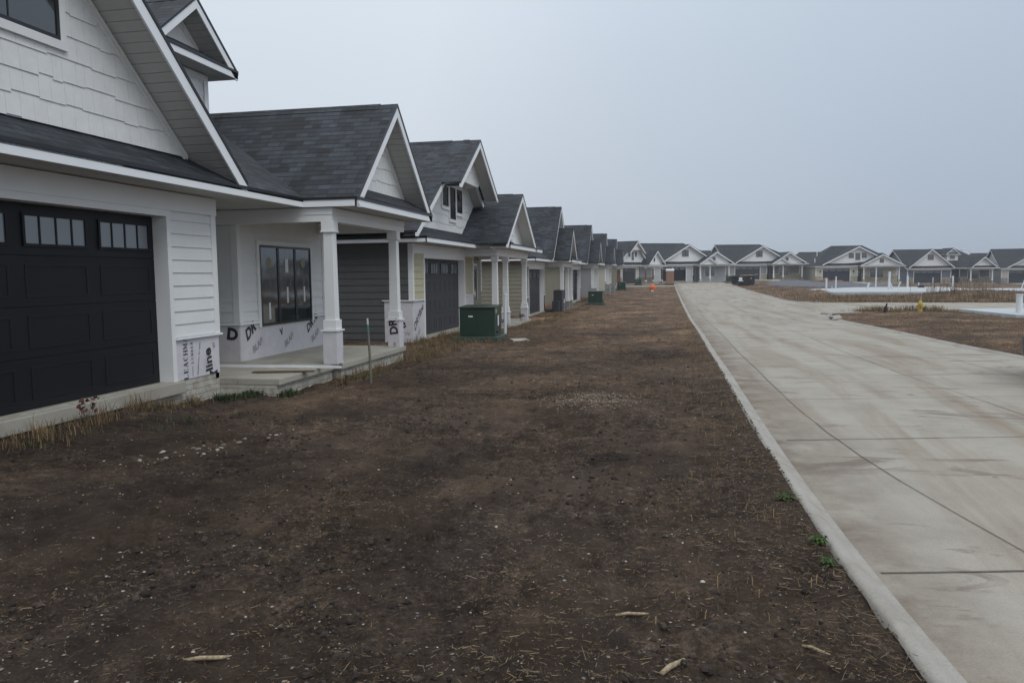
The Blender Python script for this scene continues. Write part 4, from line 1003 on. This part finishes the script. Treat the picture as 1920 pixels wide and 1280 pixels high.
# dumpster
t = dmp = thing('dumpster', 9.75, 107.6, R(4), 'black open-top dumpster parked at the kerb, white square on its side', 'dumpster')
m = MB()
def wallq(a, b, th, z0=.22, z1=1.38, lean=.06):
    a, b = Vector(a), Vector(b); d = (b-a).normalized(); o = Vector((d.y, -d.x, 0))
    m.ext([a+Vector((0,0,z0)), b+Vector((0,0,z0)), b+o*lean+Vector((0,0,z1)), a+o*lean+Vector((0,0,z1))], -o*th)
wallq((-1.15, -2.6, 0), (1.15, -2.6, 0), .05); wallq((1.15, -2.6, 0), (1.15, 2.6, 0), .05); wallq((1.15, 2.6, 0), (-1.15, 2.6, 0), .05); wallq((-1.15, 2.6, 0), (-1.15, -2.6, 0), .05)
m.box(-1.15, 1.15, -2.6, 2.6, .15, .22); m.build('container_walls', DUMP, t)
m = MB()
for x in (-.38, .38): m.box(x-.05, x+.05, -2.72, -2.64, .2, 1.34)
for y in (-2.2, -1.4, -.6, .2, 1.0, 1.8, 2.4):
    m.box(-1.3, -1.2, y-.05, y+.05, .2, 1.32); m.box(1.2, 1.3, y-.05, y+.05, .2, 1.32)
m.box(-1.27, 1.27, -2.74, -2.62, 1.34, 1.44); m.box(-1.27, 1.27, 2.62, 2.74, 1.34, 1.44); m.box(-1.28, -1.16, -2.62, 2.62, 1.34, 1.44); m.box(1.16, 1.28, -2.62, 2.62, 1.34, 1.44)
m.build('ribs', DUMP, t)
for x in (-.95, .95):
    for y in (-2.3, 2.3): MB().tube([(x-.08, y, .11), (x+.08, y, .11)], .11, 12).build('wheel', RUST, t)
MB().box(-1.02, -.55, -2.70, -2.66, .72, 1.2).build('white_panel', STICK, t); MB().box(-1.15, -.4, -2.76, -2.66, .62, .71).build('white_bar', STICK, t)
MB().box(.62, .80, -2.70, -2.66, 1.0, 1.08).build('small_label', STICK, t)
m = MB(); m.tube([(1.1, -2.55, .7), (1.12, -2.5, 1.5), (1.65, -2.3, 1.62)], .035, 6); m.build('swing_arm', GALV, t)
m = MB(); 
for i in range(9): 
    a = random.uniform(-.9, .6); m.box(a, a+random.uniform(.2, .6), -2+i*.45, -1.7+i*.45, 1.2, random.uniform(1.35, 1.6))
tag(m.build('scrap_load', PLY, t), kind='stuff')
dmp.scale = (.88, .88, .88)
# hydrant
def revolve(prof, n=16):
    m = MB(); k = len(prof)
    for r_, z in prof:
        for j in range(n): m.v.append((r_*math.cos(2*math.pi*j/n), r_*math.sin(2*math.pi*j/n), z))
    for i in range(k-1):
        for j in range(n): m.f.append((i*n+j, i*n+(j+1) % n, (i+1)*n+(j+1) % n, (i+1)*n+j))
    m.f.append(tuple(reversed(range(n)))); m.f.append(tuple((k-1)*n+j for j in range(n))); return m
t = hyd = thing('fire_hydrant', 11.95, 40.9, R(20), 'yellow fire hydrant in dry weeds beside the side street', 'hydrant')
revolve([(.17, -.05), (.17, .03), (.12, .05), (.115, .42), (.155, .44), (.155, .48), (.13, .5), (.115, .58), (.07, .66), (.035, .68), (.035, .74), (.02, .76)]).build('barrel', YELLOW, t, smooth=False)
for s_ in (-1, 1): MB().tube([(0, 0, .36), (s_*.2, 0, .36), (s_*.2, 0, .36)], [.06, .06, .05], 10).build('outlet_cap', YELLOW, t)
MB().tube([(0, 0, .34), (0, -.2, .34)], .085, 12).build('outlet_cap', YELLOW, t)
m = MB(); m.tube([(.1, .1, .2), (.14, .13, 1.2)], .006, 5); m.build('marker_rod', STICK, t)
hyd.scale = (.8, .8, .8)
t = thing('covered_hydrant', -1.55, 84.2, 0, 'orange and yellow bagged hydrant standing on the left dirt lot', 'hydrant')
m = revolve([(.10, 0), (.16, .12), (.34, .2), (.36, .4), (.30, .52), (.20, .62), (.12, .70), (.03, .78)], 14)
m.v = [(x*(1+.25*noise.noise(Vector((x*6, y*6, z*6)))), y*(1+.2*noise.noise(Vector((x*5, y*7, z*5)))), z) for x, y, z in m.v]; m.build('plastic_bag', ORANGE, t)
revolve([(.09, .7), (.10, .74), (.06, .84), (.02, .88)], 10).build('bonnet', YELLOW, t)
m = MB(); m.box(-.15, .12, -.30, -.24, .0, .14); m.build('white_tag', STICK, t)
m = revolve([(.4, 0), (.5, .2), (.42, .45), (.3, .65), (.32, .8)], 12); m.v = [(x*(1.0+.3*noise.noise(Vector((x*3, y*3, z*3)))), y, z) for x, y, z in m.v]
o = m.build('orange_barrel', ORANGE); x, y = 26.9, 145; o.location = (x, y, Z(x, y)); tag(o, 'orange plastic roll beside the far beige garage', 'barrel')
# cast foundation pads with their plumbing
def pad(pts, dz, label):
    cx = sum(p[0] for p in pts)/len(pts); cy = sum(p[1] for p in pts)/len(pts); z = max(Z(*p) for p in pts)+dz
    m = MB(); m.ext([(x, y, z) for x, y in pts], (0, 0, -.7)); o = m.build('foundation_pad', PADM, bevel=.02); return tag(o, label, 'foundation', 'bare foundation pads'), z
_, z1 = pad([(13.6, 81), (13.4, 69.5), (24.3, 67.5), (26.2, 70), (27.5, 88), (19.5, 89)], .10, 'largest bare white foundation pad, in the middle of the vacant lots')
_, z2 = pad([(13.7, 41.0), (14.05, 35.6), (24, 33), (26, 44)], .10, 'nearest bare foundation pad, on the right beyond the dirt island')
_, z3 = pad([(29.0, 84), (29.5, 72), (46, 66), (52, 84)], .10, 'bare foundation pad farthest right among the weeds')
def pvc(x, y, z, h, r_, label, lean=(0, 0), g='white drain pipes standing in the pads'):
    t = empty('drain_pipe', (x, y, z), 0, label, 'pipe', g)
    MB().tube([(0, 0, -.05), (lean[0], lean[1], h)], r_, 12).build('riser', PVC, t)
    MB().tube([(lean[0]*.97, lean[1]*.97, h*.97), (lean[0], lean[1], h+.02)], r_*1.18, 12).build('coupling', PVC, t)
pv = [(1547, 13.95, 74.6, 1.1, .085, 'thick white pipe, first from the left on the large pad', (0, 0)),
 (1566, 15.7, 79.4, 1.2, .06, 'tall thin white pipe, second from the left on the large pad', (.02, 0)),
 (0, 14.9, 77.0, .35, .03, 'shortest thin pipe between the two left pipes of the large pad', (0, 0)),
 (1626, 18.3, 78.6, .6, .09, 'short bent white pipe left of the centre of the large pad', (.18, 0)),
 (1639, 20.2, 83.3, 1.05, .06, 'slim white pipe behind the bent one on the large pad', (0, 0)),
 (1667, 19.8, 77.0, 1.6, .10, 'tallest and thickest white pipe at the centre of the large pad', (.03, 0)),
 (1673, 20.8, 79.5, .62, .07, 'white pipe leaning left against the tallest pipe', (-.3, 0)),
 (1678, 21.4, 80.2, .65, .05, 'white pipe leaning right beside the tallest pipe', (.22, 0)),
 (1700, 24.2, 87.2, 1.15, .10, 'thick white pipe at the back edge of the large pad', (0, 0)),
 (1717, 25.2, 87.0, .45, .06, 'short white pipe beside the small black box', (0, 0)),
 (1784, 25.3, 77.5, 1.15, .075, 'tall white pipe alone near the right end of the large pad', (0, 0))]
for _, x, y, h_, r_, l, ln in pv: pvc(x, y, z1, h_, r_, l, ln)
pvc(27.6, 90.5, Z(27.6, 90.5), 1.15, .06, 'tall white pipe in the dirt behind the large pad')
pvc(14.75, 37.1, z2, .78, .13, 'stout white pipe on the nearest pad at the right')
pvc(31.9, 80, z3, .8, .05, 'leaning thin white pipe on the farthest right pad', (.25, 0)); pvc(32.9, 80, z3, .75, .05, 'second leaning thin pipe on the farthest right pad', (.18, 0)); pvc(34.8, 79, z3, .35, .06, 'short upright pipe on the farthest right pad')
m = MB(); m.box(-.28, .28, -.15, .15, 0, .2); m.box(-.2, .2, -.1, .1, .2, .24); o = m.build('black_box', DUMP, bevel=.01); o.location = (24.7, 84.5, z1); tag(o, 'small black box lying on the large pad', 'box')
# silt post and marker on the island, drain inlet at the corner
t = thing('fabric_post', 9.95, 39.2, R(10), 'short black fabric-wrapped post leaning on the dirt island', 'post')
MB().tube([(0, 0, -.05), (.03, 0, .3), (.07, 0, .48)], [.05, .055, .03], 7).build('post_shaft', SILT, t); MB().tube([(-.05, .02, .0), (-.02, .02, .3)], [.03, .02], 6).build('stay', SILT, t)
m = MB(); m.box(-.42, .42, -.2, .2, -.03, .04); o = m.build('concrete_cover', PADM, bevel=.01); o.location = (9.55, 38.0, Z(9.5, 38)); tag(o, 'flat pale concrete cover lying by the black post', 'cover')
m = MB(); m.ext([(6.62, 33.9, Z(7, 34)+.02), (6.95, 33.7, Z(7, 34)+.10), (7.35, 36.2, Z(7, 34)+.10), (6.98, 36.8, Z(7, 34)+.0)], (0, 0, -.14))
o = m.build('storm_inlet', CURBM, bevel=.02); tag(o, 'raised concrete storm inlet at the corner of the side street', 'drain')
m = MB(); m.box(-.02, .10, -.6, .6, 0, .085); o = m.build('inlet_throat', DRIP); o.location = (6.78, 35.2, Z(7, 35)-.03); o.rotation_euler = (0, 0, R(-8)); tag(o, 'dark slot of the storm inlet at the street corner', 'drain opening')
m = MB(); m.box(-1.0, 1.0, -.25, .25, 0, .07); o = m.build('concrete_debris', CURBM, bevel=.02); o.location = (8.1, 39.6, Z(7.4, 39)-.02); o.rotation_euler = (0, 0, R(30)); tag(o, 'pale slab piece at the mouth of the side street', 'slab')
# street lamp far behind the houses
t = thing('street_lamp', 76.5, 222, 0, 'curved street lamp head showing above the far roofs', 'street lamp')
MB().tube([(0, 0, 0), (0, 0, 6.6), (-.2, 0, 7.2), (-.9, 0, 7.7), (-1.6, 0, 7.85)], [.10, .07, .06, .05, .05], 8).build('pole', GALV, t)
MB().tube([(-1.5, 0, 7.84), (-2.1, 0, 7.88), (-2.5, 0, 7.84)], [.08, .16, .07], 8).build('lamp_head', GALV, t)
# car on the right verge: body lofted from stations along its length
t = empty('parked_car', (6.63, 12.28, -.03), R(0), 'dark navy parked car cut off by the right edge of the picture', 'car')
st = [(-2.25, .62, .45, .30, .55), (-2.15, .80, .62, .24, .86), (-1.9, .88, .66, .20, 1.00), (-1.55, .90, .68, .18, 1.10), (-1.2, .91, .60, .18, 1.38), (-.6, .91, .58, .18, 1.44), (.1, .91, .58, .18, 1.42), (.55, .91, .62, .18, 1.20), (.95, .91, .72, .18, 1.00), (1.5, .90, .70, .20, .93), (1.95, .90, .66, .20, .82), (2.16, .85, .60, .22, .70), (2.27, .72, .50, .26, .58)]
m = MB()
for y, wb, wt, zb, zt in st:
    zm = zb+(min(zt, 1.0)-zb)*.55; zs_ = min(zt-.04, .98)
    ring = [(-wb*.92, zb), (-wb, zb+.10), (-wb*1.0, zm), (-wb*.97, zs_), (-wt, zt-.03), (-wt*.6, zt), (wt*.6, zt), (wt, zt-.03), (wb*.97, zs_), (wb, zm), (wb, zb+.10), (wb*.92, zb)]
    m.v += [(x, y, z) for x, z in ring]
k = 12
for i in range(len(st)-1):
    for j in range(k): m.f.append((i*k+j, i*k+(j+1) % k, (i+1)*k+(j+1) % k, (i+1)*k+j))
m.f.append(tuple(range(k))[::-1]); m.f.append(tuple((len(st)-1)*k+j for j in range(k)))
b = m.build('body', CARP, t, smooth=True); md = b.modifiers.new('s', 'SUBSURF'); md.levels = 1; md.render_levels = 2
for sx in (-1, 1):
    for y in (-1.42, 1.42):
        w_ = MB(); w_.tube([(sx*.73, y, .31), (sx*.75, y, .31), (sx*.92, y, .31), (sx*.935, y, .31)], [.26, .32, .32, .26], 28); wo = w_.build('wheel', RUBBER, t)
        r_ = MB(); r_.tube([(sx*.90, y, .31), (sx*.942, y, .31)], [.20, .17], 20)
        r_.build('rim', ALLOY, wo)
    MB().ext([(sx*.84, -1.15, 1.0), (sx*.64, -.95, 1.34), (sx*.63, .30, 1.34), (sx*.85, .75, 1.0)], (sx*.03, 0, 0)).build('side_window', GLASS, t)
    MB().box(sx*.46, sx*.70, 2.02, 2.17, .60, .72).build('headlight', CLEARL, t, bevel=.02); MB().box(sx*.6, sx*.82, -2.19, -2.08, .72, .90).build('tail_light', REDL, t, bevel=.02)
MB().ext([(-.6, .32, 1.40), (.6, .32, 1.40), (.72, .92, 1.04), (-.72, .92, 1.04)], (0, .03, .03)).build('windscreen', GLASS, t)

# ------------------------------------------------------------------ loose cover: gravel, stones, clods, straw, grass (things nobody could count)
rr = random.Random(11)
def gz(x, y): return ground_z(x, y)
def lot_point(ymin=2.4, ymax=45, xmin=-7, xmax=.93):
    y = ymin*(ymax/ymin)**rr.random(); lo = max(xmin, -.98*y-.5); return rr.uniform(lo, xmax), y
OCT = [(1,0,0),(0,1,0),(-1,0,0),(0,-1,0),(0,0,1),(0,0,-1)]
OF = [(0,1,4),(1,2,4),(2,3,4),(3,0,4),(1,0,5),(2,1,5),(3,2,5),(0,3,5)]
def stones(name, mat, pts, smin, smax, flatk=.6, sub=False, label=None):
    m = MB()
    for x, y in pts:
        s_ = smin*(smax/smin)**(rr.random()**1.6); a = rr.random()*6.28; ca, sa = math.cos(a), math.sin(a); z = gz(x, y); i = len(m.v)
        ex, ey, ez = s_*rr.uniform(.7, 1.4), s_*rr.uniform(.6, 1.1), s_*flatk*rr.uniform(.6, 1.2)
        if sub:
            for kz, kr in ((-.6, .8), (.1, 1.0), (.7, .6)):
                for j in range(7):
                    q = 6.283*j/7; jr = rr.uniform(.78, 1.18); px, py = ex*kr*math.cos(q)*jr, ey*kr*math.sin(q)*jr; m.v.append((x+px*ca-py*sa, y+px*sa+py*ca, z+ez*(kz+rr.uniform(-.12, .12))))
            for l in range(2):
                for j in range(7): m.f.append((i+l*7+j, i+l*7+(j+1) % 7, i+l*7+7+(j+1) % 7, i+l*7+7+j))
            m.f.append(tuple(i+14+j for j in range(7)))
        else:
            for vx, vy, vz in OCT:
                px, py, pz = vx*ex*rr.uniform(.8, 1.2), vy*ey*rr.uniform(.8, 1.2), vz*ez; m.v.append((x+px*ca-py*sa, y+px*sa+py*ca, z+pz+ez*.2))
            m.f += [tuple(i+k for k in f) for f in OF]
    return tag(m.build(name, mat), kind='stuff')
stones('pebbles', PEB, [lot_point() for _ in range(13000)], .003, .012)
stones('pale_stones', ROCK, [lot_point(2.6, 30) for _ in range(80)], .005, .014, .6, True)
# clods gather in bands
pts = []
while len(pts) < 7500:
    x, y = lot_point(2.4, 30)
    if noise.noise(Vector((x*.9, y*.55, 2))) + .35*noise.noise(Vector((x*3, y*2, 5))) > rr.uniform(-.1, .35): pts.append((x, y))
stones('soil_clods', CLOD, pts, .005, .024, .9, True)
kp = []
for _ in range(2600):
    y = 2.6*(40/2.6)**rr.random(); kp.append((left_edge(y)+abs(rr.gauss(0, .035))-.02, y))
stones('kerb_crumbs', CLOD, kp, .003, .013, .7)
pts = [(-4.9+.55*t_+rr.gauss(0, .10), 6.45+.95*t_+rr.gauss(0, .16)) for t_ in [rr.random()*1.25 for _ in range(75)]]
stones('rubble_line', RUBBLE, pts, .007, .034, .7, True)
pts = [(-.95+rr.gauss(0, .34), 10.5+rr.gauss(0, .33)) for _ in range(5200)]
stones('gravel_spill', SPILL, pts, .004, .013, .5)
def straw(n, name, l0, l1, w0, w1, ymax=40, region=None, mat=STRAW, zup=.01):
    m = MB()
    for _ in range(n):
        x, y = region() if region else lot_point(2.3, ymax)
        if not region and noise.noise(Vector((x*.7, y*.5, 8)))+.5*noise.noise(Vector((x*2.2, y*1.6, 3))) < rr.uniform(-.35, .3): continue
        a = rr.random()*3.14; l = l0*(l1/l0)**(rr.random()**1.5); w_ = rr.uniform(w0, w1); z = gz(x, y)+.004; dx, dy = math.cos(a)*l/2, math.sin(a)*l/2; nx, ny = -math.sin(a)*w_, math.cos(a)*w_
        t0, t1 = rr.uniform(0, zup), rr.uniform(0, zup); i = len(m.v)
        m.v += [(x-dx-nx, y-dy-ny, z+t0), (x-dx+nx, y-dy+ny, z+t0), (x-dx, y-dy, z+t0+w_*1.6), (x+dx-nx*.6, y+dy-ny*.6, z+t1), (x+dx+nx*.6, y+dy+ny*.6, z+t1), (x+dx, y+dy, z+t1+w_*1.4)]
        m.f += [(i, i+3, i+5, i+2), (i+1, i+2, i+5, i+4), (i, i+1, i+4, i+3), (i, i+2, i+1), (i+3, i+4, i+5)]
    return tag(m.build(name, mat), kind='stuff')
straw(22000, 'straw_litter', .008, .055, .0007, .0017)
def right_pt():
    while True:
        y = 3*(34/3)**rr.random(); x = rr.uniform(-3.4, .9)
        if noise.noise(Vector((x*1.1, y*.6, 21)))+.5*noise.noise(Vector((x*3, y*2, 4))) > rr.uniform(-.15, .45)-.18*(x+1): return x, y
straw(11000, 'straw_drift', .008, .055, .0009, .0021, region=right_pt, zup=.015, mat=STRAWD)
straw(420, 'straw_stalks', .06, .17, .0012, .0024, 30, zup=.03)
def kerb_pt():
    y = 2.5*(60/2.5)**rr.random(); return left_edge(y)+rr.gauss(-.01, .03)-abs(rr.gauss(0, .25)), y
straw(6500, 'straw_by_kerb', .012, .08, .0008, .0019, region=kerb_pt, zup=.02)
for (x, y, a, l, w_, lab) in ((-2.02, 3.06, 20, .26, .011, 'long thick straw stalk at the bottom left of the dirt'), (.03, 3.32, 55, .17, .013, 'thick broken stalk at the bottom centre of the dirt'), (-.17, 3.9, 15, .17, .009, 'flat pale husk lying on the dirt left of the kerb'), (.66, 3.58, -35, .13, .008, 'short pale stalk near the kerb at the bottom')):
    m = MB(); c, s_ = math.cos(R(a))*l/2, math.sin(R(a))*l/2
    m.tube([(-c, -s_, .01), (-c*.3, -s_*.3+.006, .016), (c*.4, s_*.4, .014), (c, s_, .012)], [w_*.8, w_, w_*.9, w_*.6], 8)
    o = m.build('straw_stalk', plain('pale_stalk', (.30, .235, .15), .8, .5, 60) if 'pale_stalk' not in MATS else MATS['pale_stalk'], smooth=True); o.location = (x, y, gz(x, y)); tag(o, lab, 'stalk')
def blades(name, mat, clumps, spread, n, h0, h1, w_=.0035, kind='stuff'):
    m = MB()
    for cx, cy in clumps:
        for _ in range(n):
            x, y = cx+rr.gauss(0, spread), cy+rr.gauss(0, spread); a = rr.random()*6.28; h_ = rr.uniform(h0, h1); ln = rr.uniform(.15, 1.1)*h_; z = gz(x, y); i = len(m.v); ca, sa = math.cos(a), math.sin(a); nx, ny = -sa*w_, ca*w_
            m.v += [(x-nx, y-ny, z-.01), (x+nx, y+ny, z-.01), (x+ca*ln*.35-nx*.8, y+sa*ln*.35-ny*.8, z+h_*.65), (x+ca*ln*.35+nx*.8, y+sa*ln*.35+ny*.8, z+h_*.65), (x+ca*ln, y+sa*ln, z+h_*rr.uniform(.75, 1))]
            m.f += [(i, i+1, i+3, i+2), (i+2, i+3, i+4)]
    return tag(m.build(name, mat), kind=kind)
def along(pts, n, j):
    out = []
    for _ in range(n):
        k = rr.randrange(len(pts)-1); t_ = rr.random(); a, b = pts[k], pts[k+1]; out.append((a[0]+(b[0]-a[0])*t_+rr.gauss(0, j), a[1]+(b[1]-a[1])*t_+rr.gauss(0, j)))
    return out
cl = along([(-6.45, 6.4), (-6.6, 8.2), (-6.62, 10.2)], 46, .10) + along([(-5.55, 12.3), (-5.4, 14), (-5.35, 16.9)], 60, .13) + along([(-5.4, 17.2), (-5.9, 20)], 60, .28) + along([(-7.4, 18.5), (-9.5, 18.9)], 50, .3) + along([(-6.2, 19.8), (-6.1, 26)], 60, .25) + along([(-5.7, 20.1), (-4.3, 20.1)], 24, .12) + along([(-4.9, 26), (-4.8, 34), (-5.3, 40)], 90, .4) + along([(-4.6, 44), (-4.4, 60)], 40, .5)
blades('dry_grass', DRYGR, cl, .12, 26, .03, .15, .003)
blades('dry_grass', DRYGR, cl[1::6], .05, 26, .10, .32, .003)
blades('green_weeds', GREENW, cl[3::9], .08, 14, .02, .09, .005)
blades('dry_grass', DRYGR, along([(-5.3, 17.5), (-5.2, 24)], 70, .35)+along([(-4.6, 25), (-3.6, 40)], 110, .7)+along([(.5, 4), (.75, 30)], 70, .18), .2, 26, .02, .07, .003)
blades('green_weeds', GREENW, along([(-6.55, 10.4), (-6.4, 11.0), (-6.1, 11.2), (-5.8, 11.35)], 34, .09), .06, 40, .03, .13, .007)
blades('green_weeds', GREENW, [(-5.75, 8.0), (-5.6, 8.4), (-5.3, 12.0), (-5.2, 12.6), (-5.3, 13.4)], .12, 30, .03, .10, .006)
# kerb weeds, each a plant of its own
def plant(x, y, label, mat, r_, n, h_, name='kerb_weed', w_=.012):
    m = MB()
    for _ in range(n):
        a = rr.random()*6.28; l = r_*rr.uniform(.4, 1); hh = h_*rr.uniform(.3, 1); ca, sa = math.cos(a), math.sin(a); wv = w_*rr.uniform(.6, 1.2); nx, ny = -sa*wv, ca*wv; b0 = rr.uniform(0, .5)
        i = len(m.v); m.v += [(ca*l*b0, sa*l*b0, hh*.3), (ca*l*(b0+1)*.5-nx, sa*l*(b0+1)*.5-ny, hh), (ca*l*(b0+1)*.5+nx, sa*l*(b0+1)*.5+ny, hh), (ca*l, sa*l, hh*.7)]
        m.f += [(i, i+1, i+2), (i+1, i+3, i+2)]
    o = m.build(name, mat); o.location = (x, y, gz(x, y)); return tag(o, label, 'weed', 'weeds along the kerb')
plant(.86, 5.95, 'dark green weed creeping over the kerb, farthest of the three', GREENW, .11, 110, .045)
plant(.92, 4.98, 'bright green weed at the kerb, middle of the three', LIMEW, .07, 80, .05)
plant(.90, 4.62, 'small bright green weed at the kerb, nearest of the three', LIMEW, .055, 60, .045)
m = MB()
for k in range(9):
    a = rr.random()*6.28; m.tube([(0, 0, 0), (.03*math.cos(a), .03*math.sin(a), .12), (.10*math.cos(a), .10*math.sin(a), rr.uniform(.18, .3))], [.004, .003, .002], 5)
t = empty('dead_plant', (-6.5, 7.75, gz(-6.5, 7.75)), 0, 'dead plant with shrivelled dark red leaves by the near garage sill', 'plant'); m.build('stem', STAKE, t)
m = MB()
for k in range(26):
    a = rr.random()*6.28; d_ = rr.uniform(.03, .12); z = rr.uniform(.16, .32); c = Vector((d_*math.cos(a), d_*math.sin(a), z)); u = Vector((rr.gauss(0,1), rr.gauss(0,1), rr.gauss(0,1))).normalized()*.035; v = u.orthogonal().normalized()*.022
    m.poly([c-u, c+v, c+u+v*.2]); m.poly([c-u, c+u+v*.2, c-v])
m.build('leaves', DEADLEAF, t)
# weeds on the vacant lots
def lot2():
    while True:
        x, y = rr.uniform(7.2, 20), rr.uniform(15, 43)
        if x > right_edge(y)+.05 and not in_side(x, y) and y < near_kerb(x) and x < .62*y+2 and not (x > 13.5 and y > 33): return x, y
blades('dry_grass', DRYGR, [lot2() for _ in range(1100)], .15, 9, .02, .09, .005)
stones('pebbles', PEB, [lot2() for _ in range(1500)], .008, .03)
cl = along([(9.8, 53.9), (14, 53.6), (20, 52.8), (30, 52)], 200, .6) + [(rr.uniform(9, 40), rr.uniform(54, 66)) for _ in range(420)]
blades('tall_dry_weeds', DRYGR, cl, .3, 16, .05, .28, .012)
blades('tall_dry_weeds', DRYGR, along([(8.9, 41.0), (10.5, 42.0), (13, 42.6)], 50, .3) + [(12.6, 41.0), (12.3, 41.2), (12.9, 41.4), (10.8, 40.6)]*4, .2, 26, .08, .38, .007)
m = MB()
for k in range(70):
    x, y = rr.uniform(17.5, 21.5), rr.uniform(55, 63); z = gz(x, y); h_ = rr.uniform(.5, 1.5); lx = rr.gauss(0, .12); m.tube([(x, y, z), (x+lx, y, z+h_)], [.012, .004], 4)
    for q in range(7):
        a = rr.random()*6.28; zz = z+h_*rr.uniform(.3, .95); m.tube([(x+lx*.7, y, zz), (x+lx*.7+.2*math.cos(a), y+.2*math.sin(a), zz+.15)], [.006, .003], 3)
tag(m.build('tall_dry_weeds', STRAW), kind='stuff')
blades('dry_grass', DRYGR, [(rr.uniform(8.6, 20), rr.uniform(60, 110)) for _ in range(500)], .5, 9, .03, .14, .02)
# dark gravel laid between the far driveways
def gmesh(x, y):
    u = (x-21)/9.5; v = (y-113)/24; q = u*u+v*v; return Z(x, y)+.02+.35*max(0, 1-q)-(.4 if q > 1 else 0)+.04*noise.noise(Vector((x, y, 0)))
tag(grid_mesh('gravel_bed', axis([(11, 31, .8)]), axis([(88, 138, 1.5)]), gmesh, GRAVM), kind='structure')
# driveways of the far houses
for nm, x0, x1, y0, y1, z_, lab in (('driveway', 13, 19.5, 139, 146.6, .34, 0), ('driveway', 28, 33.5, 138, 146.4, -.20, 0), ('driveway', 45, 52, 146, 159.0, -.82, 0), ('driveway', 62, 70, 148, 160, -.95, 0)):
    m = MB(); m.ext([(x0, y1, z_), (x1, y1+1.0, z_), (x1-.5, y0, z_-.25), (x0-.5, y0, z_-.25)], (0, 0, -.5)); tag(m.build(nm, CONC), kind='structure')
for k, (x, y) in enumerate(((30.5, 148.8), (27.2, 149.5))): pass

# ------------------------------------------------------------------ light and air
w = bpy.data.worlds.new('World'); S.world = w; w.use_nodes = True; nt = w.node_tree; L = nt.links.new
bg = nt.nodes['Background']; tc = N(nt, 'ShaderNodeTexCoord'); sp = N(nt, 'ShaderNodeSeparateXYZ'); L(tc.outputs['Generated'], sp.inputs[0])
r = ramp(nt, [(0, (.53, .58, .66)), (.04, (.565, .615, .69)), (.18, (.63, .69, .765)), (.38, (.70, .78, .86)), (.7, (.98, 1.03, 1.08)), (1, (1.28, 1.33, 1.38))])
L(sp.outputs['Z'], r.inputs['Fac'])
n = N(nt, 'ShaderNodeTexNoise', Scale=1.3, Detail=4.0, Roughness=.45); L(tc.outputs['Generated'], n.inputs['Vector'])
rn = ramp(nt, [(.3, g3(.96)), (.7, g3(1.04))]); L(n.outputs['Fac'], rn.inputs['Fac'])
m1 = N(nt, 'ShaderNodeMixRGB', blend_type='MULTIPLY'); m1.inputs['Fac'].default_value = 1; L(r.outputs['Color'], m1.inputs['Color1']); L(rn.outputs['Color'], m1.inputs['Color2'])
# thicker cloud towards the east (the right of the picture)
dt = N(nt, 'ShaderNodeVectorMath', operation='DOT_PRODUCT'); L(tc.outputs['Generated'], dt.inputs[0]); dt.inputs[1].default_value = (math.sin(R(45)), math.cos(R(45)), 0)
mr = N(nt, 'ShaderNodeMapRange'); L(dt.outputs['Value'], mr.inputs['Value']); mr.inputs['From Min'].default_value = .45; mr.inputs['From Max'].default_value = .98
m2 = N(nt, 'ShaderNodeMixRGB', blend_type='MULTIPLY'); L(mr.outputs[0], m2.inputs['Fac']); L(m1.outputs['Color'], m2.inputs['Color1']); m2.inputs['Color2'].default_value = (.62, .68, .745, 1)
sky = N(nt, 'ShaderNodeTexSky', sky_type='NISHITA'); sky.sun_disc = False; sky.sun_elevation = R(48); sky.sun_rotation = R(130)
ms = N(nt, 'ShaderNodeMixRGB', blend_type='ADD'); ms.inputs['Fac'].default_value = .004; L(m2.outputs['Color'], ms.inputs['Color1']); L(sky.outputs[0], ms.inputs['Color2'])
L(ms.outputs['Color'], bg.inputs['Color']); bg.inputs['Strength'].default_value = 1.0
sd = bpy.data.lights.new('sun', 'SUN'); sd.energy = .8; sd.angle = R(25); sd.color = (1, .985, .96)
so = bpy.data.objects.new('sun', sd); COL.objects.link(so); so.rotation_euler = (R(42), 0, R(50))
m, ntm, b = new_mat('haze_air'); ntm.nodes.remove(b)
pv = ntm.nodes.new('ShaderNodeVolumePrincipled'); pv.inputs['Density'].default_value = .0006; pv.inputs['Color'].default_value = (.86, .90, .96, 1); pv.inputs['Anisotropy'].default_value = .2
ntm.links.new(pv.outputs[0], ntm.nodes['Material Output'].inputs['Volume'])
tag(MB().box(-1000, 1000, -100, 1300, -4, 14).build('haze', m), kind='stuff')
S.view_settings.view_transform = 'Standard'; S.view_settings.look = 'None'; S.view_settings.exposure = 0; S.view_settings.gamma = 1
S.render.engine = 'CYCLES'
